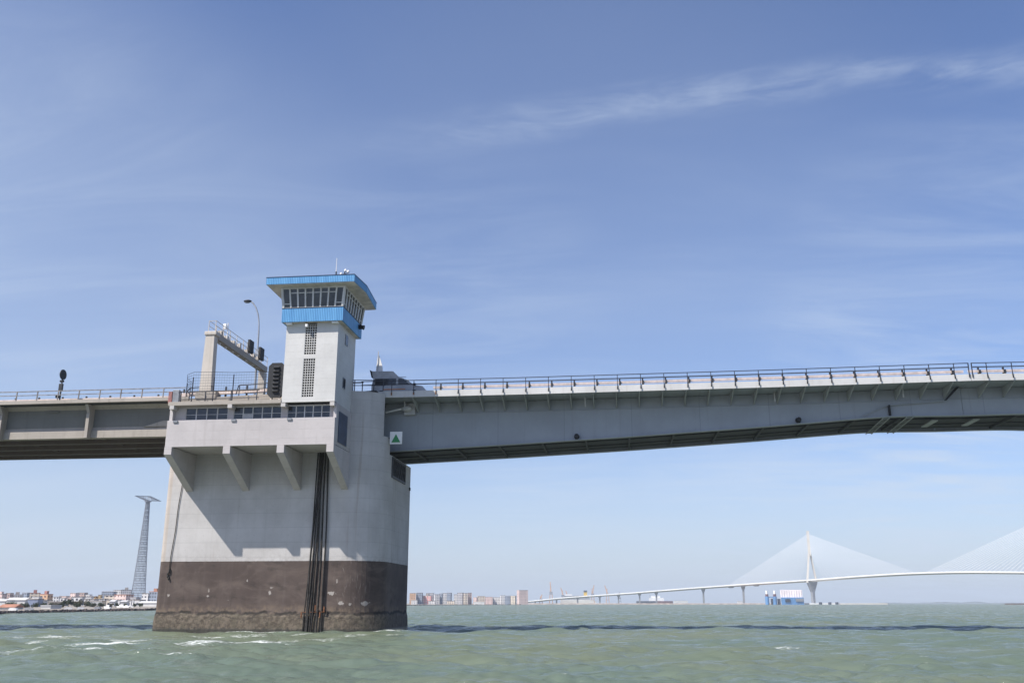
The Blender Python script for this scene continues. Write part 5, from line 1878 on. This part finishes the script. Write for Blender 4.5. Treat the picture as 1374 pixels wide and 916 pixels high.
def crane(px, d, ytop, mat, label, lean=0.3):
    c = ground(px, d, 2)
    t = thing('harbour_crane', tuple(c), label, 'crane', 'harbour cranes')
    H_ = hgt(ytop, d) - 2
    lg = MB()
    for sx in (-1, 1):
        for sy in (-1, 1):
            lg.bar(c + Vector((sx * 6, sy * 6, 0)), c + Vector((sx * 4, sy * 4, H_ * 0.42)), 1.6)
    lg.bar(c + Vector((-6, -6, H_ * 0.2)), c + Vector((6, 6, H_ * 0.2)), 1.2)
    lg.build('portal', mat, t)
    MB().box(c.x - 5.5, c.x + 5.5, c.y - 5, c.y + 5, c.z + H_ * 0.42, c.z + H_ * 0.55).build('cab', M['far_grey'], t)
    jb_ = MB()
    top_ = c + Vector((lean * 20, 0, H_))
    base_ = c + Vector((0, 0, H_ * 0.55))
    for sx in (-1.6, 1.6):
        jb_.bar(base_ + Vector((sx, 0, 0)), top_ + Vector((sx * 0.4, 0, 0)), 1.1)
    for k in range(7):
        a = base_.lerp(top_, k / 7)
        b2 = base_.lerp(top_, (k + 1) / 7)
        s_ = 1.6 * (1 if k % 2 else -1)
        jb_.bar(a + Vector((s_, 0, 0)), b2 - Vector((s_, 0, 0)), 0.7)
    jb_.build('jib', mat, t)
    MB().bar(base_ + Vector((-3, 0, 0)), base_ + Vector((-1.5, 0, H_ * 0.28)), 2.0).build('counter_frame', mat, t)


crane(739.5, 3720, 780.5, M['crane'], 'tallest orange harbour crane with a nearly upright jib', -0.15)
crane(755.5, 3740, 788, M['crane'], 'orange harbour crane left of the cruise ship funnel', -0.4)
crane(761.5, 3740, 792, M['crane'], 'small orange crane just right of another left of the funnel', -0.3)
crane(795.5, 3720, 784.5, M['crane'], 'orange harbour crane right of the yellow funnel', 0.3)
crane(815.5, 3720, 785, M['crane'], 'orange harbour crane furthest right over the viaduct', -0.5)
crane(831.5, 3740, 794, M['far_grey'], 'thin dark crane right of the orange cranes', 0.0)
crane(726, 3760, 797, M['crane'], 'small pale orange crane left of the tallest one', 0.2)

sh1 = thing('cruise_ship', tuple(ground(772, 3650)), 'white cruise ship with a yellow and dark funnel in the harbour', 'ship')
rbox(752, 797, 3650, 3675, 0, hgt(804.5, 3650)).build('hull', M['far_concrete'], sh1)
su = rbox(755, 791, 3652, 3673, hgt(804.5, 3650) + 0.02, hgt(799, 3650)).build('superstructure', M['far_white'], sh1)
for k in range(3):
    rbox(754, 792, 3650.5, 3651.8, hgt(803.2 - k * 1.9, 3650), hgt(802.4 - k * 1.9, 3650)).build('window_band', M['far_grey'], su)
rbox(758, 768, 3654, 3671, hgt(799, 3650) + 0.04, hgt(796.8, 3650)).build('bridge_deck', M['far_white'], sh1)
fu = rbox(783.5, 788, 3656, 3668, hgt(799, 3650) + 0.04, hgt(794.0, 3650)).build('funnel', M['funnel'], sh1)
rbox(783.4, 788.1, 3655.5, 3668.5, hgt(794.0, 3650) + 0.02, hgt(791.6, 3650)).build('funnel_top', M['hull'], fu)

sh2 = thing('cargo_ship', tuple(ground(880, 3350)), 'dark hulled cargo ship with white superstructure behind the viaduct piers', 'ship')
rbox(854, 881, 3350, 3370, -0.5, hgt(805.8, 3350)).build('hull', M['hull'], sh2)
rbox(881.02, 903, 3350, 3370, -0.5, hgt(805.8, 3350)).build('hull_stern', M['hull_red'], sh2)
rbox(871, 891, 3353, 3367, hgt(805.8, 3350) + 0.02, hgt(801.5, 3350)).build('superstructure', M['far_white'], sh2)
rbox(874, 886, 3355, 3365, hgt(801.5, 3350) + 0.02, hgt(798.8, 3350)).build('bridge_deck', M['far_white'], sh2)
MB().bar(gp(872.5, 3360, 10), gp(872.5, 3360, hgt(797, 3350)), 1.0).build('mast', M['far_grey'], sh2)

# ------------------------------------------------------------------ haze
hb = MB()
hb.box(-16500, 16500, -16500, 16500, -3.2, 206.0)
hz = hb.build('haze', M['black'])
hz.data.materials.clear()
hm_ = bpy.data.materials.new('haze')
hm_.use_nodes = True
for n in list(hm_.node_tree.nodes):
    hm_.node_tree.nodes.remove(n)
HN = NT(hm_.node_tree)
pv = HN.n('ShaderNodeVolumePrincipled')
pv.inputs['Color'].default_value = (0.82, 0.91, 1.0, 1)
pv.inputs['Density'].default_value = 0.00010
pv.inputs['Anisotropy'].default_value = 0.0
ho = HN.n('ShaderNodeOutputMaterial')
hm_.node_tree.links.new(pv.outputs[0], ho.inputs['Volume'])
hz.data.materials.append(hm_)
tag(hz, kind='stuff')
